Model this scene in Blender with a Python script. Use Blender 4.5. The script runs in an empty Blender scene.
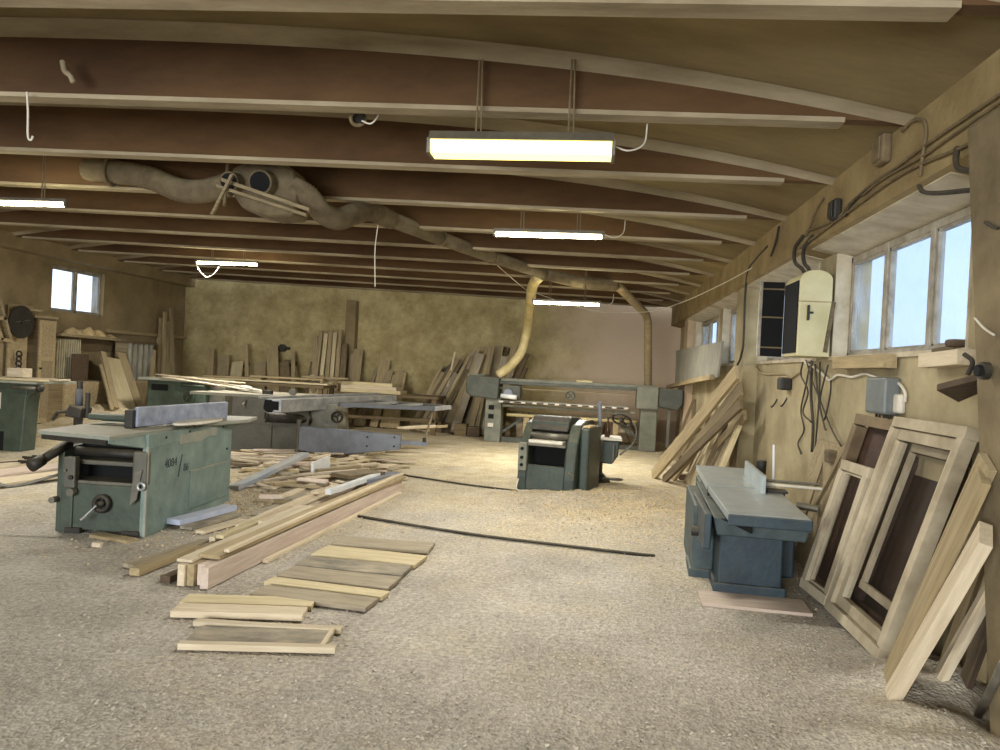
import bpy, bmesh, random
from math import *
from mathutils import Vector, Matrix, Quaternion, noise
random.seed(7)
S = bpy.context.scene
COL = S.collection
V = Vector
# ------------------------------------------------------------------ camera
F = 750.0; H = 1.65; PSI = atan(90/750); ROLL = 0.05; PITCH = atan((368-375)/F)
R0 = V((cos(PSI), sin(PSI), 0)); F0 = V((-sin(PSI), cos(PSI), 0)); Z0 = V((0, 0, 1))
FW = F0*cos(PITCH) + Z0*sin(PITCH)
U1 = -F0*sin(PITCH) + Z0*cos(PITCH)
UP = U1*cos(ROLL) - R0*sin(ROLL)
RT = R0*cos(ROLL) + U1*sin(ROLL)
cam_d = bpy.data.cameras.new('camera'); cam = bpy.data.objects.new('camera', cam_d); COL.objects.link(cam)
cam_d.sensor_width = 36; cam_d.lens = 36*F/1000; cam_d.clip_end = 200
mw = Matrix((RT, UP, -FW)).transposed().to_4x4(); mw.translation = V((0, 0, H))
cam.matrix_world = mw
S.camera = cam
def plane_pt(px, py, ax, v):
    d = FW + RT*((px-500)/F) - UP*((py-375)/F)
    t = (v-(H if ax == 2 else 0))/d[ax]
    return V((0, 0, H)) + d*t
def G(px, py, z=0): return plane_pt(px, py, 2, z)
def AX(px, py, x): return plane_pt(px, py, 0, x)
def AY(px, py, y): return plane_pt(px, py, 1, y)

# ------------------------------------------------------------------ materials
def lin(c): return tuple(((x/255)/12.92 if x/255 <= .04045 else ((x/255+.055)/1.055)**2.4) for x in c) + (1,)
MATS = {}
def mat(name, c1, c2=None, scale=6, rough=.8, metal=0, dust=0, bump=.15, stretch=(1, 1, 1), c3=None, rnd=0.0, detail=6, dustcol=(176, 160, 124), emit=None, bscale=None):
    if name in MATS: return MATS[name]
    m = bpy.data.materials.new(name); m.use_nodes = True; nt = m.node_tree; N = nt.nodes; L = nt.links
    b = N['Principled BSDF']; b.inputs['Roughness'].default_value = rough; b.inputs['Metallic'].default_value = metal
    tc = N.new('ShaderNodeTexCoord'); mp = N.new('ShaderNodeMapping'); mp.inputs['Scale'].default_value = stretch
    L.new(tc.outputs['Object'], mp.inputs['Vector'])
    oi = N.new('ShaderNodeObjectInfo')
    sc = N.new('ShaderNodeVectorMath'); sc.operation = 'MULTIPLY_ADD'
    L.new(mp.outputs[0], sc.inputs[0]); sc.inputs[1].default_value = (1, 1, 1)
    cm = N.new('ShaderNodeCombineXYZ')
    mu = N.new('ShaderNodeMath'); mu.operation = 'MULTIPLY'; mu.inputs[1].default_value = 37
    L.new(oi.outputs['Random'], mu.inputs[0])
    for i in range(3): L.new(mu.outputs[0], cm.inputs[i])
    L.new(cm.outputs[0], sc.inputs[2])
    n = N.new('ShaderNodeTexNoise'); n.inputs['Scale'].default_value = scale; n.inputs['Detail'].default_value = detail; n.inputs['Roughness'].default_value = .62
    L.new(sc.outputs[0], n.inputs['Vector'])
    cr = N.new('ShaderNodeValToRGB'); e = cr.color_ramp.elements
    e[0].position = .33; e[0].color = lin(c1); e[1].position = .68; e[1].color = lin(c2 or c1)
    if c3: k = cr.color_ramp.elements.new(.8); k.color = lin(c3)
    L.new(n.outputs['Fac'], cr.inputs[0]); out = cr.outputs[0]
    if rnd:
        hs = N.new('ShaderNodeHueSaturation'); mr = N.new('ShaderNodeMapRange')
        mr.inputs['To Min'].default_value = 1-rnd; mr.inputs['To Max'].default_value = 1+rnd*.6
        L.new(oi.outputs['Random'], mr.inputs['Value']); L.new(mr.outputs[0], hs.inputs['Value']); L.new(out, hs.inputs['Color']); out = hs.outputs[0]
    if dust:
        ge = N.new('ShaderNodeNewGeometry'); sp = N.new('ShaderNodeSeparateXYZ'); L.new(ge.outputs['Normal'], sp.inputs[0])
        mr = N.new('ShaderNodeMapRange'); mr.inputs['From Min'].default_value = -.1; mr.inputs['From Max'].default_value = .9
        mr.inputs['To Min'].default_value = .12*dust; mr.inputs['To Max'].default_value = dust
        L.new(sp.outputs['Z'], mr.inputs['Value'])
        n2 = N.new('ShaderNodeTexNoise'); n2.inputs['Scale'].default_value = 9; n2.inputs['Detail'].default_value = 8; L.new(tc.outputs['Object'], n2.inputs['Vector'])
        r2 = N.new('ShaderNodeMapRange'); r2.inputs['From Min'].default_value = .3; r2.inputs['From Max'].default_value = .6
        r2.inputs['To Min'].default_value = .45; L.new(n2.outputs['Fac'], r2.inputs['Value'])
        mm = N.new('ShaderNodeMath'); mm.operation = 'MULTIPLY'; mm.use_clamp = True; L.new(mr.outputs[0], mm.inputs[0]); L.new(r2.outputs[0], mm.inputs[1])
        mx = N.new('ShaderNodeMixRGB'); L.new(mm.outputs[0], mx.inputs[0]); L.new(out, mx.inputs[1]); mx.inputs[2].default_value = lin(dustcol); out = mx.outputs[0]
    L.new(out, b.inputs['Base Color'])
    if emit:
        b.inputs['Emission Color'].default_value = lin(emit[0]); b.inputs['Emission Strength'].default_value = emit[1]
    if bump:
        bn = N.new('ShaderNodeTexNoise'); bn.inputs['Scale'].default_value = bscale or scale*5; bn.inputs['Detail'].default_value = 8
        L.new(sc.outputs[0], bn.inputs['Vector'])
        bu = N.new('ShaderNodeBump'); bu.inputs['Strength'].default_value = bump; bu.inputs['Distance'].default_value = .02
        L.new(bn.outputs['Fac'], bu.inputs['Height']); L.new(bu.outputs[0], b.inputs['Normal'])
    MATS[name] = m; return m
WS = (.8, 9, 9)
pale = mat('pale_wood', (190, 172, 142), (218, 202, 172), 3, stretch=WS, rnd=.12, dust=.2, bump=.08)
pink = mat('pinkish_wood', (188, 166, 148), (212, 194, 176), 3, stretch=WS, rnd=.1, dust=.15, bump=.08)
yell = mat('yellow_wood', (186, 168, 126), (212, 196, 156), 3, stretch=WS, rnd=.1, dust=.15, bump=.08)
grey = mat('weathered_wood', (134, 122, 102), (176, 162, 136), 3.5, stretch=(.8, 6, 6), rnd=.15, dust=.25, bump=.15)
brown = mat('dark_wood', (57, 41, 28), (83, 64, 44), 3, stretch=WS, rnd=.2, dust=.35, bump=.1)
dusty = mat('dusty_wood', (118, 102, 74), (158, 140, 104), 3, stretch=WS, rnd=.28, dust=.45, bump=.1)
tan = mat('dusty_tan_wood', (138, 120, 86), (172, 152, 112), 3, stretch=WS, rnd=.1, dust=.3, bump=.1)
drabw = mat('drab_wood', (78, 62, 40), (112, 95, 64), 3, stretch=WS, rnd=.3, dust=.3, bump=.1)  # darker brown wood for boards, benches and blocks
teal = mat('worn_teal_paint', (94, 114, 108), (126, 144, 134), 4, rough=.6, dust=.25, c3=(156, 174, 160), detail=9)
tealtop = mat('worn_table_iron', (120, 128, 120), (150, 150, 132), 5, rough=.6, dust=.55, bump=.05)
darkgreen = mat('dark_green_paint', (42, 54, 46), (60, 74, 60), 5, rough=.55, dust=.22)
midgreen = mat('mid_green_paint', (40, 56, 46), (60, 78, 64), 5, rough=.55, dust=.22)
deepgreen = mat('deep_green_paint', (20, 38, 34), (34, 52, 44), 5, rough=.45, dust=.22)
blue = mat('petrol_blue_paint', (10, 36, 48), (20, 52, 66), 5, rough=.5, dust=.22)
bluedust = mat('dusty_blue_paint', (26, 46, 54), (60, 78, 78), 5, rough=.6, dust=.22)
iron = mat('pale_blue_iron_table', (148, 160, 162), (176, 182, 180), 6, rough=.38, metal=.35, dust=.25, bump=.03)
fencem = mat('blue_grey_cast_fence', (116, 122, 138), (160, 166, 180), 7, rough=.5, metal=.1, dust=.15, bump=.05)
greym = mat('grey_machine_paint', (65, 65, 57), (87, 85, 74), 4, rough=.6, dust=.35)
greylt = mat('light_grey_machine_paint', (108, 107, 95), (139, 136, 120), 4, rough=.6, dust=.4)
armm = mat('blue_grey_steel', (104, 108, 118), (124, 128, 136), 6, rough=.5, dust=.15, bump=.04)
alu = mat('aluminium', (128, 130, 130), (176, 176, 172), 6, rough=.4, metal=.5, dust=.25, bump=.02)
steel = mat('dull_steel', (84, 81, 73), (112, 108, 96), 8, rough=.45, metal=.4, dust=.3, bump=.05)
darkst = mat('dark_steel', (20, 20, 19), (37, 34, 30), 8, rough=.6, metal=.2, dust=.2)
black = mat('black_void', (6, 6, 6), (12, 12, 11), 5, rough=.95, bump=0)  # near-black for dark parts; also stands in for shade inside openings
sandm = mat('sander_grey_green_paint', (92, 96, 84), (122, 122, 106), 5, rough=.6, dust=.4)
sandd = mat('sander_dark_paint', (50, 56, 50), (74, 78, 70), 5, rough=.6, dust=.3)
ductm = mat('dusty_duct', (81, 68, 48), (109, 95, 70), 6, rough=.9, dust=.5, bump=.3)
creamp = mat('cream_plastic_pipe', (178, 160, 108), (206, 190, 140), 4, rough=.6, dust=.1, bump=.03)
cream = mat('cream_cabinet_paint', (186, 176, 130), (206, 196, 154), 3, rough=.5, dust=.2, c3=(160, 144, 100), bump=.05)
rustc = mat('dusty_conduit', (88, 73, 51), (119, 102, 71), 9, rough=.8, dust=.3)
whitep = mat('white_cable_sheath', (196, 188, 170), (216, 208, 190), 9, rough=.6, dust=.15)
cablem = mat('dark_cable_sheath', (31, 28, 24), (51, 45, 34), 9, rough=.8, dust=.2)
rubber = mat('black_rubber', (18, 17, 16), (35, 31, 26), 14, rough=.9, dust=.25)
paintw = mat('white_frame_paint', (122, 114, 98), (172, 164, 148), 6, rough=.6, dust=.2)
framew = mat('bare_frame_wood', (146, 132, 106), (196, 182, 154), 2.5, rough=.8, rnd=.08, dust=.25, detail=10)
mahog = mat('mahogany_wood', (44, 24, 17), (70, 44, 32), 4, stretch=(1, 3, 3), rough=.6, dust=.12)
greybox = mat('grey_box_plastic', (88, 95, 95), (107, 112, 110), 5, rough=.5, dust=.2, bump=.02)
glassb = mat('brown_bottle_glass', (50, 30, 16), (74, 46, 24), 5, rough=.15, dust=.1, bump=0)
radm = mat('radiator_cream_paint', (150, 140, 108), (184, 172, 138), 5, rough=.6, dust=.2)
whitef = mat('white_laminate', (206, 208, 206), (226, 226, 220), 5, rough=.5, dust=.1, bump=0)
sheetm = mat('grey_sheet_metal', (128, 126, 114), (154, 150, 134), 3, rough=.6, dust=.2, bump=.04)
ink = mat('pencil_ink', (52, 62, 64), (70, 82, 82), 20, bump=0)
dustm = mat('sawdust', (176, 150, 104), (206, 184, 138), 14, rough=1, bump=.6)
tubem = mat('lamp_tube', (255, 250, 225), None, emit=((255, 248, 206), 42), bump=0)
tubey = mat('lamp_diffuser_lit', (255, 240, 140), None, emit=((255, 236, 128), 2.0), bump=0)
# structure
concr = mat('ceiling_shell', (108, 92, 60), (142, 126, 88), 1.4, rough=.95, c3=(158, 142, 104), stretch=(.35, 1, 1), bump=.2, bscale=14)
ribm = mat('rib_side_shaded', (66, 44, 22), (98, 72, 42), 1.8, rough=.95, stretch=(.3, 1, 1), bump=.2, bscale=14)  # darker than the shell: shade of faces turned from the lamps painted in
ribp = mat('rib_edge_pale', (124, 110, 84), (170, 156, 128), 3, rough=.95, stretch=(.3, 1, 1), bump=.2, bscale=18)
beamm = mat('beam_plaster', (124, 104, 66), (160, 140, 96), 2.2, rough=.95, bump=.35, bscale=12, c3=(178, 160, 118))
soffm = mat('pale_soffit', (166, 152, 126), (204, 192, 166), 4, rough=.95, bump=.2)
wallr = mat('cream_wall', (138, 124, 92), (178, 164, 128), 1.6, rough=.95, bump=.2, c3=(180, 164, 126), bscale=16)
walll = mat('brown_wall', (122, 106, 74), (154, 136, 100), 1.5, rough=.95, bump=.25, bscale=14)
pierm = mat('dirty_pier_plaster', (92, 78, 54), (134, 118, 86), 2.2, rough=.95, bump=.3, bscale=14)
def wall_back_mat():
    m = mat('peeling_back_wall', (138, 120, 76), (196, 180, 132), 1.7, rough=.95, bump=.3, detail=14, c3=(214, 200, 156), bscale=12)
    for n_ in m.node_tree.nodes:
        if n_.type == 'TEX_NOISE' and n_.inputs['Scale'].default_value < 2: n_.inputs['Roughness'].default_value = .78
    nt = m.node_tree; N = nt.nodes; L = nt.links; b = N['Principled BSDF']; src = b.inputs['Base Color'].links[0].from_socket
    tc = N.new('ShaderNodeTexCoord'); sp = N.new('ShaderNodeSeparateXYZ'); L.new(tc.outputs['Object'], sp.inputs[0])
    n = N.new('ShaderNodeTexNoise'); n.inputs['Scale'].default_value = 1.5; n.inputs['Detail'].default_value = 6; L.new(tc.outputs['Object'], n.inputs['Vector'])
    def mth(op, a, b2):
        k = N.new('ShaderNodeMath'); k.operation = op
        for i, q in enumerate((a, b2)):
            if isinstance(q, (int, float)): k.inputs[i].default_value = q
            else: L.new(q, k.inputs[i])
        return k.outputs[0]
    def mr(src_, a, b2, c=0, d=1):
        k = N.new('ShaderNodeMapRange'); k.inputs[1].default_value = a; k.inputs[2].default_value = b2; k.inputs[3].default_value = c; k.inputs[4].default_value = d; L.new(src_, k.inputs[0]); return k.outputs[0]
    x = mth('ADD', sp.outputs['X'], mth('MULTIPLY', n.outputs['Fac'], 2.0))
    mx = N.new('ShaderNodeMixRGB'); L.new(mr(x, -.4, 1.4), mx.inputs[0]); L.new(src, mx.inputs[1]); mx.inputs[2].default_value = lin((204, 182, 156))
    # darker brownish band low down with an uneven upper edge
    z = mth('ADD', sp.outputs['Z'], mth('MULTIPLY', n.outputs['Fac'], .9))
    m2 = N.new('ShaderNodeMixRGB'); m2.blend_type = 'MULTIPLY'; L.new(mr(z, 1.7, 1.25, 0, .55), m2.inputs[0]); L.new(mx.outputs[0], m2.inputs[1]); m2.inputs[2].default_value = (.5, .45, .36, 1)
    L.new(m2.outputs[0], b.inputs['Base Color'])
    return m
wallb = wall_back_mat()
pinkw = mat('pinkish_plaster', (168, 144, 116), (200, 178, 146), 1.6, rough=.95, bump=.25, c3=(196, 176, 140))

def floor_mat():
    m = bpy.data.materials.new('dusty_floor'); m.use_nodes = True; nt = m.node_tree; N = nt.nodes; L = nt.links
    b = N['Principled BSDF']; b.inputs['Roughness'].default_value = .95
    tc = N.new('ShaderNodeTexCoord')
    def nz(s, d=8, st=(1, 1, 1), r=.6):
        mp = N.new('ShaderNodeMapping'); mp.inputs['Scale'].default_value = st; L.new(tc.outputs['Object'], mp.inputs[0])
        n = N.new('ShaderNodeTexNoise'); n.inputs['Scale'].default_value = s; n.inputs['Detail'].default_value = d; n.inputs['Roughness'].default_value = r; L.new(mp.outputs[0], n.inputs['Vector']); return n.outputs['Fac']
    def ramp(f, a, bb, p0=.35, p1=.65):
        c = N.new('ShaderNodeValToRGB'); c.color_ramp.elements[0].color = a; c.color_ramp.elements[1].color = bb
        c.color_ramp.elements[0].position = p0; c.color_ramp.elements[1].position = p1; L.new(f, c.inputs[0]); return c.outputs[0]
    def mix(f, a, bb, t='MIX'):
        x = N.new('ShaderNodeMixRGB'); x.blend_type = t
        if isinstance(f, float): x.inputs[0].default_value = f
        else: L.new(f, x.inputs[0])
        for i, q in ((1, a), (2, bb)):
            if isinstance(q, tuple): x.inputs[i].default_value = q
            else: L.new(q, x.inputs[i])
        return x.outputs[0]
    base = ramp(nz(1.3), lin((168, 160, 146)), lin((194, 186, 172)))
    yel = ramp(nz(3), lin((180, 164, 128)), lin((208, 194, 160)))
    # yellow shavings further in and round the machines; far floor's lit tone painted in
    sp = N.new('ShaderNodeSeparateXYZ'); L.new(tc.outputs['Object'], sp.inputs[0])
    mr = N.new('ShaderNodeMapRange'); mr.inputs['From Min'].default_value = 5.0; mr.inputs['From Max'].default_value = 12.5; L.new(sp.outputs['Y'], mr.inputs[0])
    ad = N.new('ShaderNodeMath'); ad.operation = 'ADD'; L.new(mr.outputs[0], ad.inputs[0])
    n0 = N.new('ShaderNodeMapRange'); n0.inputs['From Min'].default_value = .35; n0.inputs['From Max'].default_value = .65; n0.inputs['To Min'].default_value = -.35; n0.inputs['To Max'].default_value = .3; L.new(nz(.9), n0.inputs[0])
    ad.use_clamp = True; L.new(n0.outputs[0], ad.inputs[1])
    c = mix(ad.outputs[0], base, yel)
    # fine chip speckle
    vo = N.new('ShaderNodeTexVoronoi'); vo.inputs['Scale'].default_value = 60; mp = N.new('ShaderNodeMapping'); mp.inputs['Scale'].default_value = (1, .8, 1); L.new(tc.outputs['Object'], mp.inputs[0]); L.new(mp.outputs[0], vo.inputs['Vector'])
    bw = N.new('ShaderNodeRGBToBW'); L.new(vo.outputs['Color'], bw.inputs[0])
    spk = ramp(bw.outputs[0], (.72, .7, .67, 1), (1.18, 1.17, 1.14, 1), .15, .85)
    c = mix(.55, c, spk, 'MULTIPLY')
    g = ramp(nz(28, 5), (.62, .6, .57, 1), (1.16, 1.15, 1.12, 1), .32, .66); c = mix(.8, c, g, 'MULTIPLY')
    # dark scuffed streaks, front left
    st = N.new('ShaderNodeMapRange'); st.inputs['From Min'].default_value = .6; st.inputs['From Max'].default_value = .7; L.new(nz(2.2, 6, (.7, 2.2, 1), .7), st.inputs[0])
    fy = N.new('ShaderNodeMapRange'); fy.inputs['From Min'].default_value = 4.3; fy.inputs['From Max'].default_value = 3.2; L.new(sp.outputs['Y'], fy.inputs[0])
    fx = N.new('ShaderNodeMapRange'); fx.inputs['From Min'].default_value = .3; fx.inputs['From Max'].default_value = -1.4; L.new(sp.outputs['X'], fx.inputs[0])
    m1 = N.new('ShaderNodeMath'); m1.operation = 'MULTIPLY'; L.new(st.outputs[0], m1.inputs[0]); L.new(fy.outputs[0], m1.inputs[1])
    m2 = N.new('ShaderNodeMath'); m2.operation = 'MULTIPLY'; L.new(m1.outputs[0], m2.inputs[0]); L.new(fx.outputs[0], m2.inputs[1])
    m3 = N.new('ShaderNodeMath'); m3.operation = 'MULTIPLY'; L.new(m2.outputs[0], m3.inputs[0]); L.new(nz(25, 3), m3.inputs[1])
    c = mix(m3.outputs[0], c, lin((70, 64, 58)))
    L.new(c, b.inputs['Base Color'])
    bu = N.new('ShaderNodeBump'); bu.inputs['Strength'].default_value = .7; bu.inputs['Distance'].default_value = .012
    a2 = N.new('ShaderNodeMath'); a2.operation = 'ADD'; L.new(nz(22, 8), a2.inputs[0]); L.new(vo.outputs['Distance'], a2.inputs[1]); L.new(a2.outputs[0], bu.inputs['Height']); L.new(bu.outputs[0], b.inputs['Normal'])
    return m
floorm = floor_mat()

def glass_mat():
    m = bpy.data.materials.new('dirty_window_glass'); m.use_nodes = True; nt = m.node_tree; N = nt.nodes; L = nt.links
    b = N['Principled BSDF']; o = N['Material Output']; N.remove(b)
    tr = N.new('ShaderNodeBsdfTransparent'); tr.inputs[0].default_value = (.93, .96, 1, 1)
    tl = N.new('ShaderNodeBsdfTranslucent'); tl.inputs[0].default_value = (.8, .85, .9, 1)
    mx = N.new('ShaderNodeMixShader'); tc = N.new('ShaderNodeTexCoord'); n = N.new('ShaderNodeTexNoise'); n.inputs['Scale'].default_value = 3; L.new(tc.outputs['Object'], n.inputs[0])
    r = N.new('ShaderNodeMapRange'); r.inputs['From Min'].default_value = .35; r.inputs['From Max'].default_value = .7; r.inputs['To Min'].default_value = .02; r.inputs['To Max'].default_value = .18; L.new(n.outputs['Fac'], r.inputs[0])
    L.new(r.outputs[0], mx.inputs[0]); L.new(tr.outputs[0], mx.inputs[1]); L.new(tl.outputs[0], mx.inputs[2]); L.new(mx.outputs[0], o.inputs[0])
    return m
glass = glass_mat()
def sash_glass():
    m = bpy.data.materials.new('dusty_sash_glass'); m.use_nodes = True; nt = m.node_tree; N = nt.nodes; L = nt.links
    b = N['Principled BSDF']; o = N['Material Output']; b.inputs['Base Color'].default_value = lin((70, 60, 48)); b.inputs['Roughness'].default_value = .25
    tr = N.new('ShaderNodeBsdfTransparent'); mx = N.new('ShaderNodeMixShader'); mx.inputs[0].default_value = .10
    L.new(tr.outputs[0], mx.inputs[1]); L.new(b.outputs[0], mx.inputs[2]); L.new(mx.outputs[0], o.inputs[0]); return m
sglass = sash_glass()

# ------------------------------------------------------------------ mesh helpers
class MB:
    def __init__(s): s.bm = bmesh.new()
    def hexa(s, pts):
        v = [s.bm.verts.new(p) for p in pts]
        for f in ((3, 2, 1, 0), (4, 5, 6, 7), (0, 1, 5, 4), (1, 2, 6, 5), (2, 3, 7, 6), (3, 0, 4, 7)): s.bm.faces.new([v[i] for i in f])
        return s
    def box(s, x0, x1, y0, y1, z0, z1):
        return s.hexa([(x0, y0, z0), (x1, y0, z0), (x1, y1, z0), (x0, y1, z0), (x0, y0, z1), (x1, y0, z1), (x1, y1, z1), (x0, y1, z1)])
    def bar(s, p0, p1, w, t, side=None):
        p0 = V(p0); p1 = V(p1); d = (p1-p0).normalized()
        sd = V(side) if side is not None else (V((0, 0, 1)).cross(d) if abs(d.z) < .95 else V((1, 0, 0)))
        sd = (sd - d*sd.dot(d)).normalized(); u = d.cross(sd)
        a = sd*w/2; b = u*t/2
        return s.hexa([p0-a-b, p0+a-b, p0+a+b, p0-a+b, p1-a-b, p1+a-b, p1+a+b, p1-a+b])
    def tube(s, pts, r, n=10, close=True):
        pts = [V(p) for p in pts]; rr = r if isinstance(r, (list, tuple)) else [r]*len(pts)
        rings = []; pu = None
        for i, p in enumerate(pts):
            d = (pts[min(i+1, len(pts)-1)]-pts[max(i-1, 0)]).normalized()
            if pu is None: pu = d.orthogonal().normalized()
            pu = (pu - d*pu.dot(d)); pu = pu.normalized() if pu.length > 1e-6 else d.orthogonal().normalized()
            w = d.cross(pu)
            rings.append([s.bm.verts.new(p+(pu*cos(2*pi*k/n)+w*sin(2*pi*k/n))*rr[i]) for k in range(n)])
        for a, b in zip(rings, rings[1:]):
            for k in range(n): s.bm.faces.new((a[k], a[(k+1) % n], b[(k+1) % n], b[k]))
        if close:
            s.bm.faces.new(rings[0][::-1]); s.bm.faces.new(rings[-1])
        return s
    def cyl(s, p0, p1, r0, r1=None, n=20): return s.tube([p0, p1], [r0, r0 if r1 is None else r1], n)
    def ringtube(s, c, axis, R, r, n=24, m=8):
        c = V(c); ax = V(axis).normalized(); a = ax.orthogonal().normalized(); b = ax.cross(a)
        rings = []
        for i in range(n):
            t = 2*pi*i/n; d = a*cos(t)+b*sin(t)
            rings.append([s.bm.verts.new(c+d*(R+r*cos(2*pi*k/m))+ax*(r*sin(2*pi*k/m))) for k in range(m)])
        for i in range(n):
            A = rings[i]; B = rings[(i+1) % n]
            for k in range(m): s.bm.faces.new((A[k], A[(k+1) % m], B[(k+1) % m], B[k]))
        return s
    def prism(s, poly, axis, a0, a1):
        def P(u, v, a): return {'x': (a, u, v), 'y': (u, a, v), 'z': (u, v, a)}[axis]
        A = [s.bm.verts.new(P(u, v, a0)) for u, v in poly]; B = [s.bm.verts.new(P(u, v, a1)) for u, v in poly]
        s.bm.faces.new(A[::-1]); s.bm.faces.new(B); n = len(poly)
        for i in range(n): s.bm.faces.new((A[i], A[(i+1) % n], B[(i+1) % n], B[i]))
        return s
    def grid(s, fn, nu, nv):
        vs = [[s.bm.verts.new(fn(i/nu, j/nv)) for j in range(nv+1)] for i in range(nu+1)]
        for i in range(nu):
            for j in range(nv): s.bm.faces.new((vs[i][j], vs[i+1][j], vs[i+1][j+1], vs[i][j+1]))
        return s
    def build(s, name, m, parent=None, bevel=0, smooth=False, kind=None, loc=None):
        bmesh.ops.recalc_face_normals(s.bm, faces=s.bm.faces)
        me = bpy.data.meshes.new(name); s.bm.to_mesh(me); s.bm.free(); me.materials.append(m)
        if smooth:
            for p in me.polygons: p.use_smooth = True
        o = bpy.data.objects.new(name, me); COL.objects.link(o)
        if parent: o.parent = parent
        if loc: o.location = loc
        if bevel:
            b = o.modifiers.new('bevel', 'BEVEL'); b.width = bevel; b.segments = 2; b.limit_method = 'ANGLE'
        if kind: o['kind'] = kind
        return o
def tag(o, label, cat, group=None, kind=None):
    o['label'] = label; o['category'] = cat
    if group: o['group'] = group
    if kind: o['kind'] = kind
    return o
def thing(name, label, cat, loc=(0, 0, 0), rz=0, group=None):
    o = bpy.data.objects.new(name, None); COL.objects.link(o); o.empty_display_size = .1
    o.location = loc; o.rotation_euler = (0, 0, rz); return tag(o, label, cat, group)
def smoothpts(pts, k=8):
    pts = [V(p) for p in pts]; out = []
    P = [pts[0]*2-pts[1]]+pts+[pts[-1]*2-pts[-2]]
    for i in range(1, len(P)-2):
        for j in range(k):
            t = j/k; a, b, c, d = P[i-1], P[i], P[i+1], P[i+2]
            out.append(.5*((2*b)+(c-a)*t+(2*a-5*b+4*c-d)*t*t+(3*b-a-3*c+d)*t**3))
    out.append(pts[-1]); return out
def cable(name, pts, r, m, label, cat='cable', group=None, k=8, n=6):
    return tag(MB().tube(smoothpts(pts, k), r, n).build(name, m, smooth=True), label, cat, group)

_pk = 0
def plank(p0, p1, w, t, m, label, group=None, side=None, name='wooden_board', cat='board', jit=.004, taper=1.0, cut=0.0):
    """a board from p0 to p1: slightly uneven edges, its own object frame with X along the grain"""
    global _pk; _pk += 1
    p0 = V(p0); p1 = V(p1); d = p1-p0; Ln = d.length; d.normalize()
    sd = V(side) if side is not None else (V((0, 0, 1)).cross(d) if abs(d.z) < .95 else V((0, 1, 0)))
    sd = (sd-d*sd.dot(d)).normalized(); u = d.cross(sd)
    rg = random.Random(_pk*13+5); bm = bmesh.new(); n = 6; rings = []
    bow = rg.uniform(-1, 1)*min(.012, Ln*.004)
    for i in range(n+1):
        f = i/n; x = (f-.5)*Ln; ww = w*(1+(taper-1)*f)/2
        a = rg.uniform(-jit, jit)*.5; b = rg.uniform(-jit, jit)*.5
        c1 = cut*(1 if i == n else 0)
        zz = bow*4*f*(1-f)
        rings.append([bm.verts.new((x, -ww+a, -t/2+zz)), bm.verts.new((x-c1, ww+b, -t/2+zz)), bm.verts.new((x-c1, ww+b, t/2+zz)), bm.verts.new((x, -ww+a, t/2+zz))])
    for A, B in zip(rings, rings[1:]):
        for k in range(4): bm.faces.new((A[k], A[(k+1) % 4], B[(k+1) % 4], B[k]))
    bm.faces.new(rings[0][::-1]); bm.faces.new(rings[-1])
    bmesh.ops.recalc_face_normals(bm, faces=bm.faces)
    me = bpy.data.meshes.new(name); bm.to_mesh(me); bm.free(); me.materials.append(m)
    o = bpy.data.objects.new(name, me); COL.objects.link(o)
    M = Matrix((d, sd, u)).transposed().to_4x4(); M.translation = (p0+p1)/2; o.matrix_world = M
    if min(w, t) > .015:
        bv = o.modifiers.new('bevel', 'BEVEL'); bv.width = min(.0018, t*.1); bv.segments = 1
    return tag(o, label, cat, group)

# ------------------------------------------------------------------ the room
XR = 2.2; XL = -11.0; YB = 19.2; YF = -6.0
def base_z(x): return 3.36+.022*(2-x)
def arch(x):
    u = min(1, max(0, (2.0-x)/13.0)); return 1-abs(2*u-1)**2.8
def shell_z(x): return base_z(x)+.50*arch(x)
RIBS = [5.1+1.53*k for k in range(-6, 10)]

MOUNDS = [(-4.4, 8.6, .8, .10), (-5.3, 7.2, .8, .05), (.35, 9.8, .9, .07), (-.5, 9.55, .5, .05), (1.0, 8.4, .7, .03), (1.9, 4.10, .42, .15), (1.55, 3.55, .30, .07), (1.75, 3.45, .35, .10), (2.05, 4.6, .35, .06),
          (-8.6, 14.2, 1.1, .22), (-10.2, 14.5, .9, .4), (-5.0, 11.2, 1.0, .04), (-9.3, 12.6, 1.1, .06), (1.1, 6.7, .35, .03), (-7.2, 9.8, 1.0, .05), (1.3, 10.6, 1.0, .04), (-10.5, 16.5, .9, .3)]
def floor_h(x, y):
    h = 0
    for mx, my, r, a in MOUNDS:
        q = ((x-mx)**2+(y-my)**2)/(r*r)
        if q < 6: h += a*exp(-q)*(1+.5*noise.noise(V((x*4, y*4, 0))))
    return h+max(0, .006*noise.noise(V((x*2.3, y*2.3, 3)))+.004*noise.noise(V((x*9, y*9, 1))))
mb = MB()
def ff(u, v):
    x = XL+u*(2.5-XL); y = YF+v*(YB-YF); return (x, y, floor_h(x, y))
mb.grid(ff, 270, 460); fl = mb.build('floor', floorm, smooth=True, kind='structure')

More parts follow.
